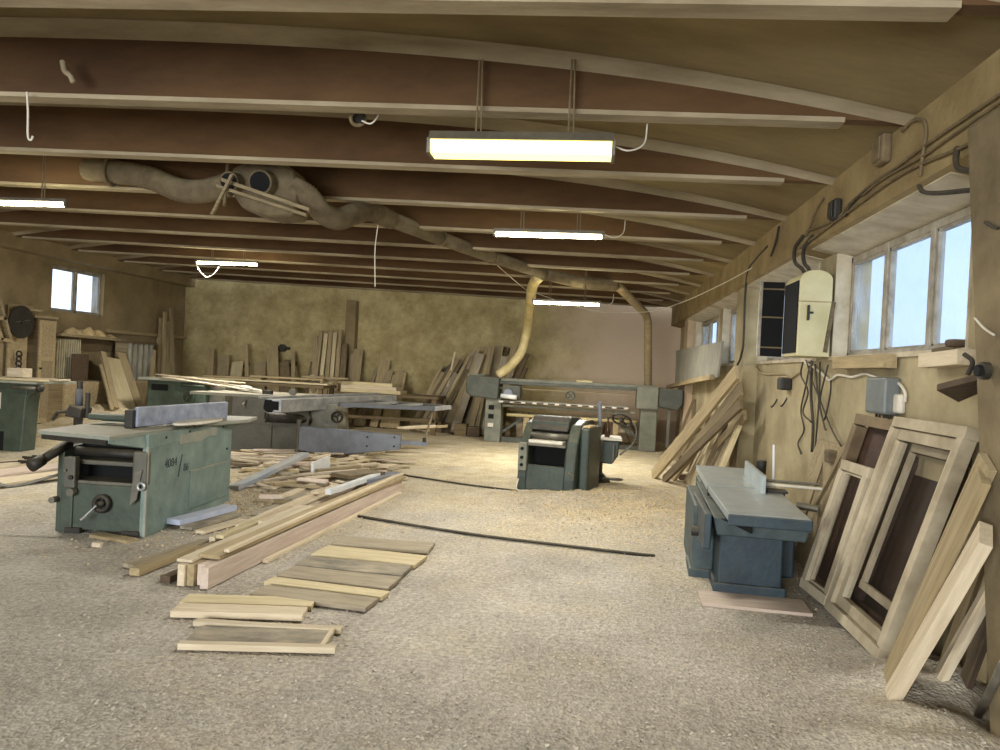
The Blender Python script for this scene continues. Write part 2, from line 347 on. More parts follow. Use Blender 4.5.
# ceiling shell: one vault bay after another between ribs
mb = MB()
for y0, y1 in zip(RIBS, RIBS[1:]):
    mb.grid(lambda u, v, y0=y0, y1=y1: (2.2-u*13.4, y0+v*(y1-y0), shell_z(2.2-u*13.4)), 60, 4)
ce = mb.build('ceiling', concr, smooth=True, kind='structure')
xs = [2.1-13.2*i/72 for i in range(73)]
n_t = 0
for yk in RIBS:
    # rib web
    bm = MB()
    for a, b in zip(xs, xs[1:]):
        for (yy0, yy1) in ((yk, yk+.10),):
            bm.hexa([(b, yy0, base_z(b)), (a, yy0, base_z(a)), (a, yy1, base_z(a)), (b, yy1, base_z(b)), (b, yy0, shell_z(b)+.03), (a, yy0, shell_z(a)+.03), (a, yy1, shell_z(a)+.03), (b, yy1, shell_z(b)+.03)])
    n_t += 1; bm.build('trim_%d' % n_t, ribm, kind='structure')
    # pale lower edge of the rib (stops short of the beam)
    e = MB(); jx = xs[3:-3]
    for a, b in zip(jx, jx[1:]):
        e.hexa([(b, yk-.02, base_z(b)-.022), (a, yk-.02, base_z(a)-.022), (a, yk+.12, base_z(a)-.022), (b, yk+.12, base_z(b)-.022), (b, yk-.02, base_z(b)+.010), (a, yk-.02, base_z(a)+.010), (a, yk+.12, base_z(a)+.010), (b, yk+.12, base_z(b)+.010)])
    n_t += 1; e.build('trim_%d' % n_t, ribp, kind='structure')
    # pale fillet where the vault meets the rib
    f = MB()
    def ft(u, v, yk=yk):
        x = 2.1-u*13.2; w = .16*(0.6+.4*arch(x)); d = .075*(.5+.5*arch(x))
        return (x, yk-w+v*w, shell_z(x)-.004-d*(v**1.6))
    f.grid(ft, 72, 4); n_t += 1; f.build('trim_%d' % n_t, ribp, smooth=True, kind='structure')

# right wall with window openings
SILL, HEAD = 1.9, 2.82
WINS = [(-4.6, -2.2), (-.8, 1.6), (4.72, 7.2), (7.75, 10.3), (11.2, 13.1), (13.5, 16.4)]
mb = MB(); mb.box(XR, 2.5, YF, YB+.3, -.1, SILL)
ys = [YF]+[q for w in WINS for q in w]+[YB+.3]
for a, b in zip(ys[0::2], ys[1::2]): mb.box(XR, 2.5, a, b, SILL, 3.0)
mb.build('wall_right', wallr, kind='structure')
# longitudinal beam with sloping soffit over the windows
mb = MB(); mb.prism([(1.95, 2.92), (2.5, 2.80), (2.5, 3.9), (1.95, 3.9)], 'y', YF, YB+.2)
mb.build('trim_80', beamm, kind='structure')
mb = MB()
for a, b in WINS: mb.prism([(2.0, 2.90), (2.49, 2.793), (2.49, 2.80), (2.0, 2.912)], 'y', a-.12, b+.12)
mb.build('trim_81', soffm, kind='structure')
# pale plastered reveals and sills
mb = MB()
for a, b in WINS:
    mb.box(XR-.012, 2.34, b-.01, b+.004, SILL, HEAD+.03); mb.box(XR-.012, 2.34, a-.004, a+.01, SILL, HEAD+.03); mb.box(XR-.03, 2.36, a-.04, b+.04, SILL-.03, SILL+.006)
mb.build('trim_82', soffm, kind='structure')
# piers
mb = MB(); mb.hexa([(1.84, 3.0, -.05), (2.25, 3.0, -.05), (2.25, 3.55, -.05), (1.84, 3.55, -.05), (1.76, 3.0, 2.95), (2.25, 3.0, 2.95), (2.25, 3.93, 2.95), (1.76, 3.93, 2.95)]); mb.build('wall_pier_near', pierm, kind='structure', bevel=.03)
mb = MB(); mb.box(1.70, XR+.05, 2.2, 2.99, -.05, 3.6); mb.build('wall_pier_nearest', soffm, kind='structure', bevel=.03)
mb = MB(); mb.box(2.0, XR+.05, 10.3, 10.9, -.05, 2.95); mb.build('wall_pier_middle', wallr, kind='structure', bevel=.02)
mb = MB(); mb.box(2.03, XR+.05, 16.5, 17.1, -.05, 2.95); mb.build('wall_pier_far', pinkw, kind='structure', bevel=.02)

def window(n, a, b, panes, x=2.35, z0=SILL, z1=HEAD, left=False):
    e = bpy.data.objects.new('window_%d' % n, None); COL.objects.link(e); e.location = (x, (a+b)/2, z0); e['kind'] = 'structure'
    L = (b-a)/2; h = z1-z0; f = MB()
    f.box(-.03, .04, -L, L, 0, .05); f.box(-.03, .04, -L, L, h-.06, h); f.box(-.03, .04, -L, -L+.05, 0, h); f.box(-.03, .04, L-.05, L, 0, h)
    w = 2*L/panes
    for i in range(1, panes): f.box(-.035, .04, -L+i*w-.035, -L+i*w+.035, 0, h)
    f.build('window_frame', paintw, e, bevel=.006)
    for i in range(panes):
        s = MB(); y0 = -L+i*w+.04; y1 = -L+(i+1)*w-.04
        s.box(-.02, .02, y0, y1, .04, .065); s.box(-.02, .02, y0, y1, h-.08, h-.05); s.box(-.02, .02, y0, y0+.025, .04, h-.05); s.box(-.02, .02, y1-.025, y1, .04, h-.05)
        so = s.build('sash', paintw, e)
        g = MB(); g.box(-.003, .003, y0+.02, y1-.02, .05, h-.06); g.build('pane', glass, so)
    return e
for i, (a, b) in enumerate(WINS): window(i+1, a, b, 3)

# back, left and rear walls
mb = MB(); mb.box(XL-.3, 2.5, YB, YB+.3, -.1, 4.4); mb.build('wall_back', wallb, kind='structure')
a_ = AY(342.5, 380, 18.95); b_ = AY(352.5, 380, 18.95); mb = MB(); mb.box(a_.x, b_.x, 18.95, YB+.05, -.05, AY(348, 300, 18.95).z); mb.build('wall_back_pilaster', walll, kind='structure', bevel=.02)
p0 = AX(53, 265, XL); p1 = AX(103, 315, XL)
LW = (p0.y, p1.y, p1.z-.03, p0.z+.02)
mb = MB(); mb.box(XL-.3, XL, YF, YB+.1, -.1, LW[2]); mb.box(XL-.3, XL, YF, LW[0], LW[2], 4.4); mb.box(XL-.3, XL, LW[1], YB+.1, LW[2], 4.4); mb.box(XL-.3, XL, LW[0], LW[1], LW[3], 4.4)
mb.build('wall_left', walll, kind='structure')
window(7, LW[0], LW[1], 2, x=XL-.12, z0=LW[2], z1=LW[3])
mb = MB(); mb.box(XL-.02, XL+.28, YF, YB, 3.42, 4.3); mb.build('trim_83', walll, kind='structure', bevel=.02)
mb = MB(); mb.box(XL-.02, XL+.1, 15.9, YB, 2.0, 2.09); mb.build('trim_84', tan, kind='structure', bevel=.02)
mb = MB(); mb.box(XL, -7.4, YF-.3, YF, -.1, 4.4); mb.box(-1.6, 2.5, YF-.3, YF, -.1, 4.4); mb.box(-7.4, -1.6, YF-.3, YF, 3.3, 4.4); mb.build('wall_rear', wallr, kind='structure')  # wide opening in the unseen rear wall added to let in frontal fill
# outside
mb = MB(); mb.box(4.6, 9, 13.3, 30, -.2, 9); mb.build('wall_outside', mat('pale_blue_facade', (206, 220, 240), (226, 234, 244), .5, bump=0), kind='structure')
mb = MB(); mb.box(-40, 40, -40, 60, -.4, -.2); mb.build('ground', mat('outside_ground', (190, 190, 190), (210, 210, 212), 1, bump=0), kind='structure')

# ------------------------------------------------------------------ light
w = bpy.data.worlds.new('sky'); S.world = w; w.use_nodes = True
bg = w.node_tree.nodes['Background']; bg.inputs[0].default_value = (.72, .84, 1, 1); bg.inputs[1].default_value = 1.35
def area(name, loc, rot, sx, sy, e, c=(1, 1, 1), portal=False):
    l = bpy.data.lights.new(name, 'AREA'); l.shape = 'RECTANGLE'; l.size = sx; l.size_y = sy; l.energy = e; l.color = c
    o = bpy.data.objects.new(name, l); COL.objects.link(o); o.location = loc; o.rotation_euler = rot
    if portal: l.cycles.is_portal = True
    return o
for a, b in WINS: area('window_portal', (2.47, (a+b)/2, 2.36), (0, radians(90), 0), .9, b-a, 1, portal=True)
area('rear_opening_portal', (-4.5, YF-.1, 1.65), (radians(90), 0, 0), 5.8, 3.3, 1, portal=True)  # sampling portal at the added rear opening
area('rear_fill_light', (-3.5, YF+.2, 1.9), (radians(90), 0, 0), 5.5, 2.8, 820, (.92, .96, 1))  # added fill lamp inside the rear opening, behind the camera

FIX = []
def fixture(label, pl, pr, Y, kind=1, rods=True, cableside=0):
    a = AY(*pl, Y); b = AY(*pr, Y); Ln = 1.22; c = (a+b)/2
    t = thing('fluorescent_lamp', label, 'lamp', (c.x, Y, c.z), 0, 'hanging fluorescent lamps')
    h = Ln/2
    if kind == 2:
        MB().prism([(-.11, .0), (.11, .0), (.08, .06), (-.08, .06)], 'x', -h, h).build('lamp_housing', steel, t)
        MB().prism([(-.10, -.002), (-.075, -.085), (.075, -.085), (.10, -.002)], 'x', -h+.01, h-.01).build('lamp_diffuser', tubey, t)
        [MB().box(q-.011, q+.011, -.1, .1, -.09, .01).build('end_cap', steel, t) for q in (-h, h)]
    else:
        MB().prism([(-.022, 0), (.022, 0), (.02, .035), (-.02, .035)], 'x', -h, h).build('lamp_housing', steel, t)
        MB().cyl((-h+.03, 0, -.03), (h-.03, 0, -.03), .022, n=12).build('tube', tubem, t, smooth=True)
        [MB().box(q-.015, q+.015, -.02, .02, -.05, .0).build('end_cap', steel, t) for q in (-h+.015, h-.015)]
    top = base_z(c.x)+.3-c.z
    for s in (-.31, .31) if rods else ():
        MB().tube([(s, .0, .04), (s, 0, top)], .007, 6).build('hanger_rod', rustc, t); MB().tube([(s+.035, 0, .04), (s+.02, 0, top)], .006, 6).build('hanger_rod', rustc, t)
    if cableside:
        MB().tube(smoothpts([(cableside*h, 0, -.0), (cableside*(h+.1), 0, -.03), (cableside*(h+.2), .05, .03), (cableside*(h+.22), .1, .18)]), .006, 6).build('cable', whitep, t, smooth=True)
    al = area('lamp_light', (c.x, Y, c.z-.12), (0, 0, 0), 1.15, .12, (115 if Y > 12 else 60) if Y > 7 else 40, (1, .985, .95)); return t
fixture('large yellow-glowing fluorescent lamp hung nearest the camera', (433, 143), (612, 146), 5.0, 2, cableside=1)
fixture('white fluorescent lamp hung in mid room, below the long flexible duct bend', (494, 231), (604, 235), 8.25, 1, cableside=1)
fixture('farthest fluorescent lamp glowing above the long belt sander', (533, 300), (600, 304), 13.4, 1, cableside=1)
fixture('fluorescent lamp cut off by the left edge of the picture', (-45, 200), (78, 202), 7.6, 1)
t5 = fixture('small fluorescent lamp glowing near the back left corner with a looped cord', (195, 261), (260, 263), 13.2, 1)
MB().tube(smoothpts([(-.6, -.05, -.02), (-.5, -.05, -.2), (-.35, -.05, -.3), (-.2, -.05, -.2), (-.1, -.05, -.03)]), .008, 6).build('cable', whitep, t5, smooth=True)
S.view_settings.view_transform = 'Standard'; S.view_settings.look = 'None'; S.view_settings.exposure = .7
S.cycles.use_denoising = True; S.cycles.max_bounces = 8; S.cycles.diffuse_bounces = 5; S.cycles.sample_clamp_indirect = 6
S.cycles.transparent_max_bounces = 16

# ------------------------------------------------------------------ machines
def rot_text(body, size, m, parent, name):
    cu = bpy.data.curves.new(name, 'FONT'); cu.body = body; cu.size = size; cu.extrude = .0008
    o = bpy.data.objects.new(name, cu); COL.objects.link(o)
    me = bpy.data.meshes.new_from_object(o); bpy.data.objects.remove(o)
    me.materials.clear(); me.materials.append(m); q = bpy.data.objects.new(name, me); COL.objects.link(q); q.parent = parent; return q
def wheel(parent, name, c, axis, R, r, m, spokes=4, rim=True):
    c = V(c); ax = V(axis).normalized(); b = MB().ringtube(c, ax, R, r)
    a = ax.orthogonal().normalized(); bb = ax.cross(a)
    for i in range(spokes):
        t = 2*pi*i/spokes; b.tube([c, c+(a*cos(t)+bb*sin(t))*R], r*.8, 6)
    b.cyl(c-ax*r*2, c+ax*r*2, R*.22, n=12); return b.build(name, m, parent, smooth=False)

# --- green planer thicknesser, left foreground
t = thing('planer_thicknesser', 'big worn green planer thicknesser at left foreground with a blue grey fence across its table', 'woodworking machine', (-4.24, 6.15, 0), radians(3))
hw = .42; L = 1.75
# side plates, the right one pale teal
MB().prism([(0, 0), (L, 0), (L, .86), (0, .80)], 'x', hw-.05, hw).build('side_panel', teal, t, bevel=.008)
MB().prism([(.03, 0), (L, 0), (L, .86), (.03, .74)], 'x', -hw, -hw+.06).build('side_panel', darkgreen, t, bevel=.008)
MB().box(-hw+.06, hw-.05, L-.04, L, 0, .86).build('rear_panel', darkgreen, t)
MB().box(-hw+.06, hw-.05, .02, .08, .03, .44).box(-hw+.06, -.25, .0, .05, .0, .44).build('front_panel', darkgreen, t, bevel=.01)
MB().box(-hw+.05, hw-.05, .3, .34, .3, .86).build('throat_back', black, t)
MB().box(-hw+.06, hw-.05, .02, .5, .44, .47).build('thicknessing_table', steel, t, bevel=.006)
MB().box(-hw+.06, hw-.05, .1, .4, .60, .64).build('feed_plate', greym, t, bevel=.01)
MB().cyl((-hw+.06, .2, .70), (hw-.05, .2, .70), .045).build('feed_roller', darkst, t, smooth=True)
MB().box(.30, .43, -.03, .06, .46, .76).build('right_post', greym, t, bevel=.02)
MB().box(-.33, -.22, -.03, .05, .40, .68).build('control_box', greym, t, bevel=.015)
MB().cyl((-.30, -.05, .56), (-.30, -.02, .56), .012).build('push_button', steel, t)
MB().cyl((-.25, -.05, .50), (-.25, -.02, .50), .02).build('push_button', darkst, t)
MB().cyl((-.24, -.06, .37), (-.24, .0, .37), .035).build('knob', steel, t)
MB().cyl((-.41, -.05, .29), (-.41, .03, .29), .028).build('knob', steel, t)
wh = MB().ringtube((.03, -.02, .28), (0, 1, 0), .062, .022, 28, 8).cyl((.03, -.05, .28), (.03, .03, .28), .03).build('handwheel', darkst, t, smooth=True)
MB().tube([(.01, -.06, .27), (-.06, -.11, .18)], .009).cyl((-.055, -.10, .185), (-.085, -.13, .15), .012).build('crank', alu, wh)
MB().prism([(.30, .28), (.36, .34), (.40, .60), (.34, .58), (.31, .42)], 'y', -.045, -.03).build('cast_bracket', steel, t)
MB().ringtube((.40, -.05, .46), (0, 1, 0), .03, .012).build('eye_bolt', alu, t)
# elevating handle and lever on the left
MB().tube([(-.38, .12, .78), (-.43, -.16, .66)], [.045, .04]).cyl((-.43, -.16, .66), (-.46, -.26, .615), .05, .055).build('clamp_handle', darkst, t, smooth=True)
MB().tube(smoothpts([(-.44, .1, .50), (-.72, .0, .40), (-.88, -.05, .40), (-1.02, -.08, .50), (-1.1, -.08, .54)], 4), .014).build('lever', steel, t, smooth=True)
# table halves
tz = .93
MB().prism([(-.40, -.28), (.34, -.46), (.38, .92), (-.46, .92)], 'z', tz-.035, tz).build('infeed_table', tealtop, t, bevel=.006)
MB().prism([(-.44, .95), (.38, .95), (.58, 1.8), (.50, 2.25), (-.40, 2.0)], 'z', tz-.03, tz+.005).build('outfeed_table', tealtop, t, bevel=.006)
MB().hexa([(.28, -.40, tz-.075), (.34, -.46, tz-.06), (hw+.002, .05, .78), (.30, .05, .78), (.28, -.40, tz-.03), (.34, -.46, tz-.03), (hw+.002, .25, tz-.03), (.30, .25, tz-.03)]).prism([(.0, .78), (L, .84), (2.15, tz-.06), (2.15, tz-.02), (0, tz-.02)], 'x', hw-.03, hw+.004).build('table_bracket', teal, t, bevel=.004)
MB().bar((-.36, -.25, tz-.055), (.32, -.43, tz-.055), .06, .04).build('table_edge', darkst, t)
MB().box(-.18, -.13, 1.0, 1.02, 0, .01).build('screw_plate', steel, t, loc=(0, 0, tz))
# fence: long blue grey casting
fe = thing('dummy', '', 'x'); bpy.data.objects.remove(fe)
MB().hexa([(.12, .28, tz+.01), (.165, .26, tz+.01), (.40, 1.66, tz+.01), (.355, 1.68, tz+.01), (.12, .28, tz+.195), (.165, .26, tz+.195), (.40, 1.66, tz+.20), (.355, 1.68, tz+.20)]).build('fence', fencem, t, bevel=.012)
MB().box(-.42, .12, .42, .52, tz+.04, tz+.1).build('fence_slide', darkgreen, t, bevel=.02)
MB().box(-.38, .12, .56, .64, tz+.02, tz+.07).build('fence_slide', darkgreen, t, bevel=.02)
MB().box(.06, .14, .22, .34, tz, tz+.17).build('fence_bracket', darkst, t, bevel=.01)
gd = MB().prism([(.33+.0*i, 0) for i in range(0)] or [(.40+.14*cos(a), .98+.46*sin(a)) for a in [2*pi*i/22 for i in range(22)]], 'z', tz+.02, tz+.04).build('cutter_guard', whitep, t, bevel=.005)
# side door, hatch and the pencilled number
MB().box(hw-.005, hw+.012, .80, 1.70, .10, .48).build('side_door', teal, t, bevel=.004)
MB().box(hw-.002, hw+.018, .78, 1.72, .475, .49).build('door_edge', tealtop, t)
MB().prism([(.55, .86), (.55, .77), (1.0, .76), (1.15, .80), (1.35, .79), (1.35, .88)], 'x', hw+.003, hw+.009).build('patch_plate', tealtop, t)
MB().box(hw-.01, hw+.012, -.012, .006, .0, .80).build('corner_edge', tealtop, t)
for yy, zz in ((.3, .86), (1.5, .87), (1.62, .62), (1.68, .18), (.75, .88)):
    MB().cyl((hw, yy, zz), (hw+.012, yy, zz), .012, n=10).build('screw', darkst, t)
q = rot_text('4084', .115, ink, t, 'painted_number'); q.rotation_euler = (radians(90), 0, radians(90)); q.location = (hw+.003, .30, .575)
q = rot_text('/', .30, ink, t, 'painted_number'); q.rotation_euler = (radians(90), 0, radians(90)); q.location = (hw+.003, .55, .46)
q = rot_text('86', .105, ink, t, 'painted_number'); q.rotation_euler = (radians(90), 0, radians(90)); q.location = (hw+.003, .66, .50)
MB().box(-.30, -.16, -.02, .05, 0, .05).build('foot', darkst, t); MB().box(.22, .38, -.02, .05, 0, .05).build('foot', darkst, t)

# --- green machine cut by the left edge
AX_SB = AY(22, 400, 10.5).x
t = thing('circular_saw_bench', 'dark green saw bench cut off by the left edge, pale boards on its top', 'woodworking machine', (AX_SB, 10.5, 0), 0)
zt = AY(30, 381, 10.5).z
MB().prism([(-.9, 0), (.02, 0), (.06, zt-.32), (.1, zt-.04), (-.9, zt-.04)], 'y', 0, .3).build('cabinet', darkgreen, t, bevel=.02)
MB().box(-1.1, .33, -.15, .75, zt-.04, zt).build('table', tealtop, t, bevel=.006)
MB().prism([(.06, zt-.25), (.30, zt-.04), (.06, zt-.04)], 'y', .02, .08).build('table_bracket', darkgreen, t)
MB().cyl((-.1, -.1, zt-.1), (.35, -.1, zt-.1), .028).build('rail', steel, t, smooth=True)
MB().cyl((.34, -.1, zt-.1), (.40, -.1, zt-.1), .06, .055).build('rail_knob', darkst, t, smooth=True)
MB().box(-.55, -.35, -.01, .02, zt-.45, zt-.2).build('label_plate', whitep, t)
MB().box(-.5, -.28, -.005, .01, .0, .3).build('opening', black, t)
# --- green machine further back
p = AY(145, 377, 14.6); zt = p.z
q = AY(206, 380, 14.6)
t = thing('spindle_moulder', 'green machine with a slot shaped opening standing back by the left rear boards', 'woodworking machine', ((p.x+q.x)/2, 14.6, 0), 0)
h = (q.x-p.x)/2
MB().box(-h+.05, h, .0, .8, 0, zt-.05).build('cabinet', midgreen, t, bevel=.03)
MB().box(-h+.15, -h+.52, -.012, .02, zt-.26, zt-.13).build('slot_opening', black, t, bevel=.01)
MB().box(-h-.08, h+.15, -.12, .95, zt-.05, zt).build('table', tealtop, t, bevel=.006)
wheel(t, 'handwheel', (h-.32, -.08, zt-.38), (0, 1, 0), .12, .018, darkgreen, 4)
MB().cyl((h-.5, -.06, zt-.12), (h+.02, -.06, zt-.12), .03).build('rail', midgreen, t, smooth=True)
MB().box(h, h+.35, .15, .75, .0, zt-.12).build('motor_box', greym, t, bevel=.02)

# --- grey panel saw with sliding carriage
t = thing('sliding_panel_saw', 'grey sliding table panel saw with long aluminium carriage, left of the room centre', 'woodworking machine', (-5.55, 12.45, 0), radians(6))
MB().box(-.6, .75, 0, 1.2, 0, .93).build('cabinet', greym, t, bevel=.01)
MB().box(-.62, .12, -.03, 0, .0, .46).build('access_panel', greym, t, bevel=.006)
MB().box(.14, .72, -.02, 0, .0, .44).build('access_panel', greym, t, bevel=.006)
MB().prism([(.75, .25), (1.25, .25), (1.2, .86), (.75, .93)], 'y', .1, 1.0).build('motor_cover', greylt, t, bevel=.02)
MB().cyl((.1, -.28, .62), (.75, .12, .58), .085).build('extraction_port', darkst, t, smooth=True)
MB().ringtube((.1, -.28, .62), (.85, .52, -.05), .08, .02).build('port_ring', darkst, t, smooth=True)
MB().prism([(-1.35, .0), (.75, -.05), (.75, 1.2), (-1.0, 1.3)], 'z', .93, .98).build('table', greylt, t, bevel=.006)
MB().tube([(-.35, -.02, .86), (-.38, -.1, .8), (-.36, -.1, .76)], .02).build('hook', steel, t)
cr = MB().hexa([(.33, -1.05, .78), (.58, -1.05, .76), (1.9, 2.4, .80), (1.6, 2.5, .80), (.33, -1.05, .97), (.58, -1.05, .97), (1.9, 2.4, .98), (1.6, 2.5, .98)]).build('sliding_carriage', alu, t, bevel=.006)
MB().prism([(.30, .82), (.36, .76), (.44, .76), (.46, .80), (.54, .80), (.54, .94), (.44, .94), (.42, .96), (.32, .96)], 'y', -1.075, -1.052).build('carriage_end', black, cr)
MB().bar((.24, -1.03, .985), (1.5, 2.4, 1.0), .1, .03).build('carriage_rail', alu, cr)
wheel(t, 'handwheel', (1.24, .0, .66), (0, 1, 0), .09, .02, darkst, 3)
MB().box(-.15, .0, .2, .35, .98, 1.05).build('riving_guard', darkst, t); MB().cyl((.35, .3, 1.04), (.35, .42, 1.04), .06).build('stop_block', steel, t)
MB().box(.95, 1.05, .1, .14, .5, .56).build('bracket', whitef, t)
# outrigger frame
fr = thing('crosscut_frame', 'long dark blue steel outrigger frame reaching right from the grey panel saw', 'machine frame', (-4.2, 12.6, 0), 0)
zf = .93
outm = mat('dark_outrigger_steel', (62, 66, 72), (84, 88, 92), 6, rough=.45, dust=.3)
P = [(.1, -.5), (1.62, -.2), (1.75, .5), (.25, .9)]
for a, b in ((0, 1), (1, 2), (2, 3), (3, 0)):
    MB().bar((*P[a], zf-.02), (*P[b], zf-.02), .09, .07).build('rail', outm if a != 1 else alu, fr, bevel=.004)
for f in (.3, .62):
    MB().bar((P[0][0]*(1-f)+P[1][0]*f, P[0][1]*(1-f)+P[1][1]*f, zf), (P[3][0]*(1-f)+P[2][0]*f, P[3][1]*(1-f)+P[2][1]*f, zf), .16, .03).build('cross_plate', alu, fr)
MB().tube([(1.6, -.15, zf-.05), (1.55, -.5, .38)], .016).build('strut', rustc, fr)
MB().cyl((1.55, -.5, .37), (1.55, -.5, .44), .03).build('pivot', darkst, fr)
sw = thing('swing_arm', 'tapered blue grey steel swing arm with a thin extension, low before the panel saw', 'machine arm', (-4.4, 12.0, 0), radians(4))
MB().prism([(-.35, .12), (.2, .06), (1.35, .22), (1.35, .46), (-.35, .52)], 'y', 0, .14).build('arm_body', armm, sw, bevel=.01)
MB().box(1.3, 1.80, .03, .10, .30, .37).build('extension', armm, sw, bevel=.004)
MB().cyl((-.38, .07, .05), (-.38, .07, .62), .04).build('pivot_post', steel, sw)
for x, z in ((.8, .25), (.8, .40), (1.25, .27), (1.25, .42)): MB().cyl((x, -.01, z), (x, .01, z), .018, n=10).build('bolt', darkst, sw)
MB().box(-.44, -.3, 0, .14, 0, .06).build('floor_bracket', darkst, sw)

# --- long belt sander across the back
t = thing('long_belt_sander', 'long grey green stroke sander standing across the back of the room', 'woodworking machine', (-.3, 16.5, 0), radians(-1))
zz = 1.42
MB().prism([(-2.42, 1.08), (-2.3, .99), (-1.7, .95), (-1.68, 1.44), (-2.36, 1.46), (-2.42, 1.40)], 'y', -.1, .55).build('belt_housing', sandd, t, bevel=.03)
MB().box(-2.42, -2.02, -.04, .5, 1.46, 1.49).build('housing_cap', sandm, t)
MB().box(-1.95, 1.75, .1, .42, 1.36, 1.43).build('top_beam', sandm, t, bevel=.01)
MB().box(-1.7, 1.8, .02, .1, 1.30, 1.36).build('front_rail', sandd, t, bevel=.006)
MB().box(-1.8, 1.75, .12, .36, 1.20, 1.215).build('sanding_belt', tan, t)
MB().box(1.32, 1.78, -.12, .5, .92, 1.40).build('belt_housing', sandm, t, bevel=.02)
MB().prism([(1.78, .98), (2.2, .92), (2.3, 1.05), (2.3, 1.38), (1.78, 1.40)], 'y', -.08, .5).build('belt_housing', sandd, t, bevel=.03)
wheel(t, 'handwheel', (2.38, .2, 1.15), (1, 0, 0), .1, .015, darkst, 3)
MB().tube([(2.28, .2, 1.15), (2.4, .2, 1.15)], .015).build('shaft', darkst, t)
wt = MB().box(-1.65, 1.15, -.25, .45, .90, .94).build('work_table', whitep, t, bevel=.006)
for i in range(11): MB().box(-1.55+i*.245, -1.4+i*.245, -.262, -.24, .905, .935).build('table_slat', darkst, wt)
MB().box(-1.6, 1.3, .0, .06, .80, .85).build('table_rail', sandm, t)
MB().cyl((-1.5, .1, .62), (1.35, .1, .62), .035).build('guide_rod', creamp, t, smooth=True)
MB().box(-1.98, -1.62, .0, .45, 0, .98).build('left_column', sandm, t, bevel=.02)
MB().box(-1.9, -1.78, -.02, .01, .72, .82).build('switch', black, t); MB().box(-1.9, -1.78, -.02, .01, .52, .62).build('switch', black, t)
MB().box(-1.90, -1.78, -.05, .0, .34, .42).build('junction_box', whitep, t)
MB().box(-1.6, -1.2, -.16, .2, 1.0, 1.28).build('motor', sandd, t, bevel=.03); MB().cyl((-1.45, -.3, 1.1), (-1.45, -.1, 1.1), .1).build('motor_cap', armm, t)
MB().cyl((-1.6, -.3, 1.05), (-1.25, -.34, 1.03), .05).build('grip', whitef, t, smooth=True)
MB().box(1.42, 1.78, .0, .45, 0, .95).build('right_column', sandm, t, bevel=.02)
MB().box(2.0, 2.06, .1, .16, .1, .95).build('post', steel, t)
MB().bar((-1.6, .2, .06), (1.5, .2, .04), .12, .1).build('base_rail', sandd, t)
MB().bar((-1.6, .3, .22), (-1.0, .3, .66), .08, .06).build('brace', sandd, t); MB().bar((1.45, .3, .2), (.85, .3, .66), .08, .06).build('brace', sandd, t)
MB().box(-1.12, -1.0, .1, .18, .0, .62).build('leg', tan, t); MB().box(.85, .97, .1, .18, .0, .62).build('leg', tan, t)
wheel(t, 'handwheel', (-.1, -.1, 1.13), (0, 1, 0), .09, .02, sandd, 4)
MB().box(.0, .35, .15, .35, 1.43, 1.47).build('top_pad', creamp, t)

# --- dark green thicknesser in the middle
t = thing('thicknesser', 'dark green thickness planer with rollers showing, alone in the middle of the floor', 'woodworking machine', (-.47, 10.05, 0), radians(-14))
def cheek(x0, x1): return MB().prism([(0, 0), (.95, 0), (.95, .88), (.62, .98), (.28, .92), (.10, .70), (.03, .45), (0, .2)], 'x', x0, x1)
cheek(-.46, -.34).build('side_cheek', deepgreen, t, bevel=.015)
cheek(.18, .34).build('side_cheek', deepgreen, t, bevel=.03)
MB().prism([(.02, 0), (.06, 0), (.09, .36), (.05, .36)], 'x', -.34, .18).build('front_panel', deepgreen, t)
for i in range(6): MB().bar((-.20, .045+.004*(6-i)*0, .13+.035*i), (.06, .045+.0*i, .13+.035*i), .004, .006).build('louvre', midgreen, t)
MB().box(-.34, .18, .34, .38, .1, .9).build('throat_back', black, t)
MB().prism([(.06, .36), (.10, .36), (.34, .28), (.34, .24)], 'x', -.34, .18).build('chip_tray', dustm, t)
MB().box(-.36, .19, .02, .7, .62, .655).build('thicknessing_table', steel, t, bevel=.008)
MB().box(-.34, .14, .05, .6, .655, .70).build('planed_board', whitep, t, bevel=.01)
MB().cyl((-.34, .2, .755), (.18, .2, .755), .05).build('feed_roller', steel, t, smooth=True)
MB().cyl((-.34, .32, .83), (.18, .32, .83), .06).build('feed_roller', darkst, t, smooth=True)
MB().prism([(.16, .86), (.16, .95), (.30, 1.03), (.8, 1.0), (.8, .86)], 'x', -.34, .19).build('hood', deepgreen, t, bevel=.01)
MB().prism([(.13, .84), (.16, .84), (.24, 1.02), (.20, 1.02)], 'x', -.33, .18).build('hood_flap', darkst, t)
MB().box(-.45, -.33, -.04, .04, .28, .66).build('control_box', sandm, t, bevel=.015)
for z in (.36, .46, .58): MB().cyl((-.39, -.06, z), (-.39, -.03, z), .022).build('push_button', black, t)
MB().box(.34, .47, .2, .9, 0, .90).build('gearbox', deepgreen, t, bevel=.03)
MB().box(.35, .46, .25, .6, .89, .925).build('sawdust_heap', dustm, t, bevel=.04)
MB().tube([(.26, -.02, .30), (.34, -.06, .28), (.34, -.06, .22)], .012).build('handle', steel, t)
MB().tube(smoothpts([(-.44, -.0, .16), (-.44, -.06, .06), (-.38, -.16, .03), (-.22, -.22, .05)]), .01, 6).build('cord', whitep, t, smooth=True)

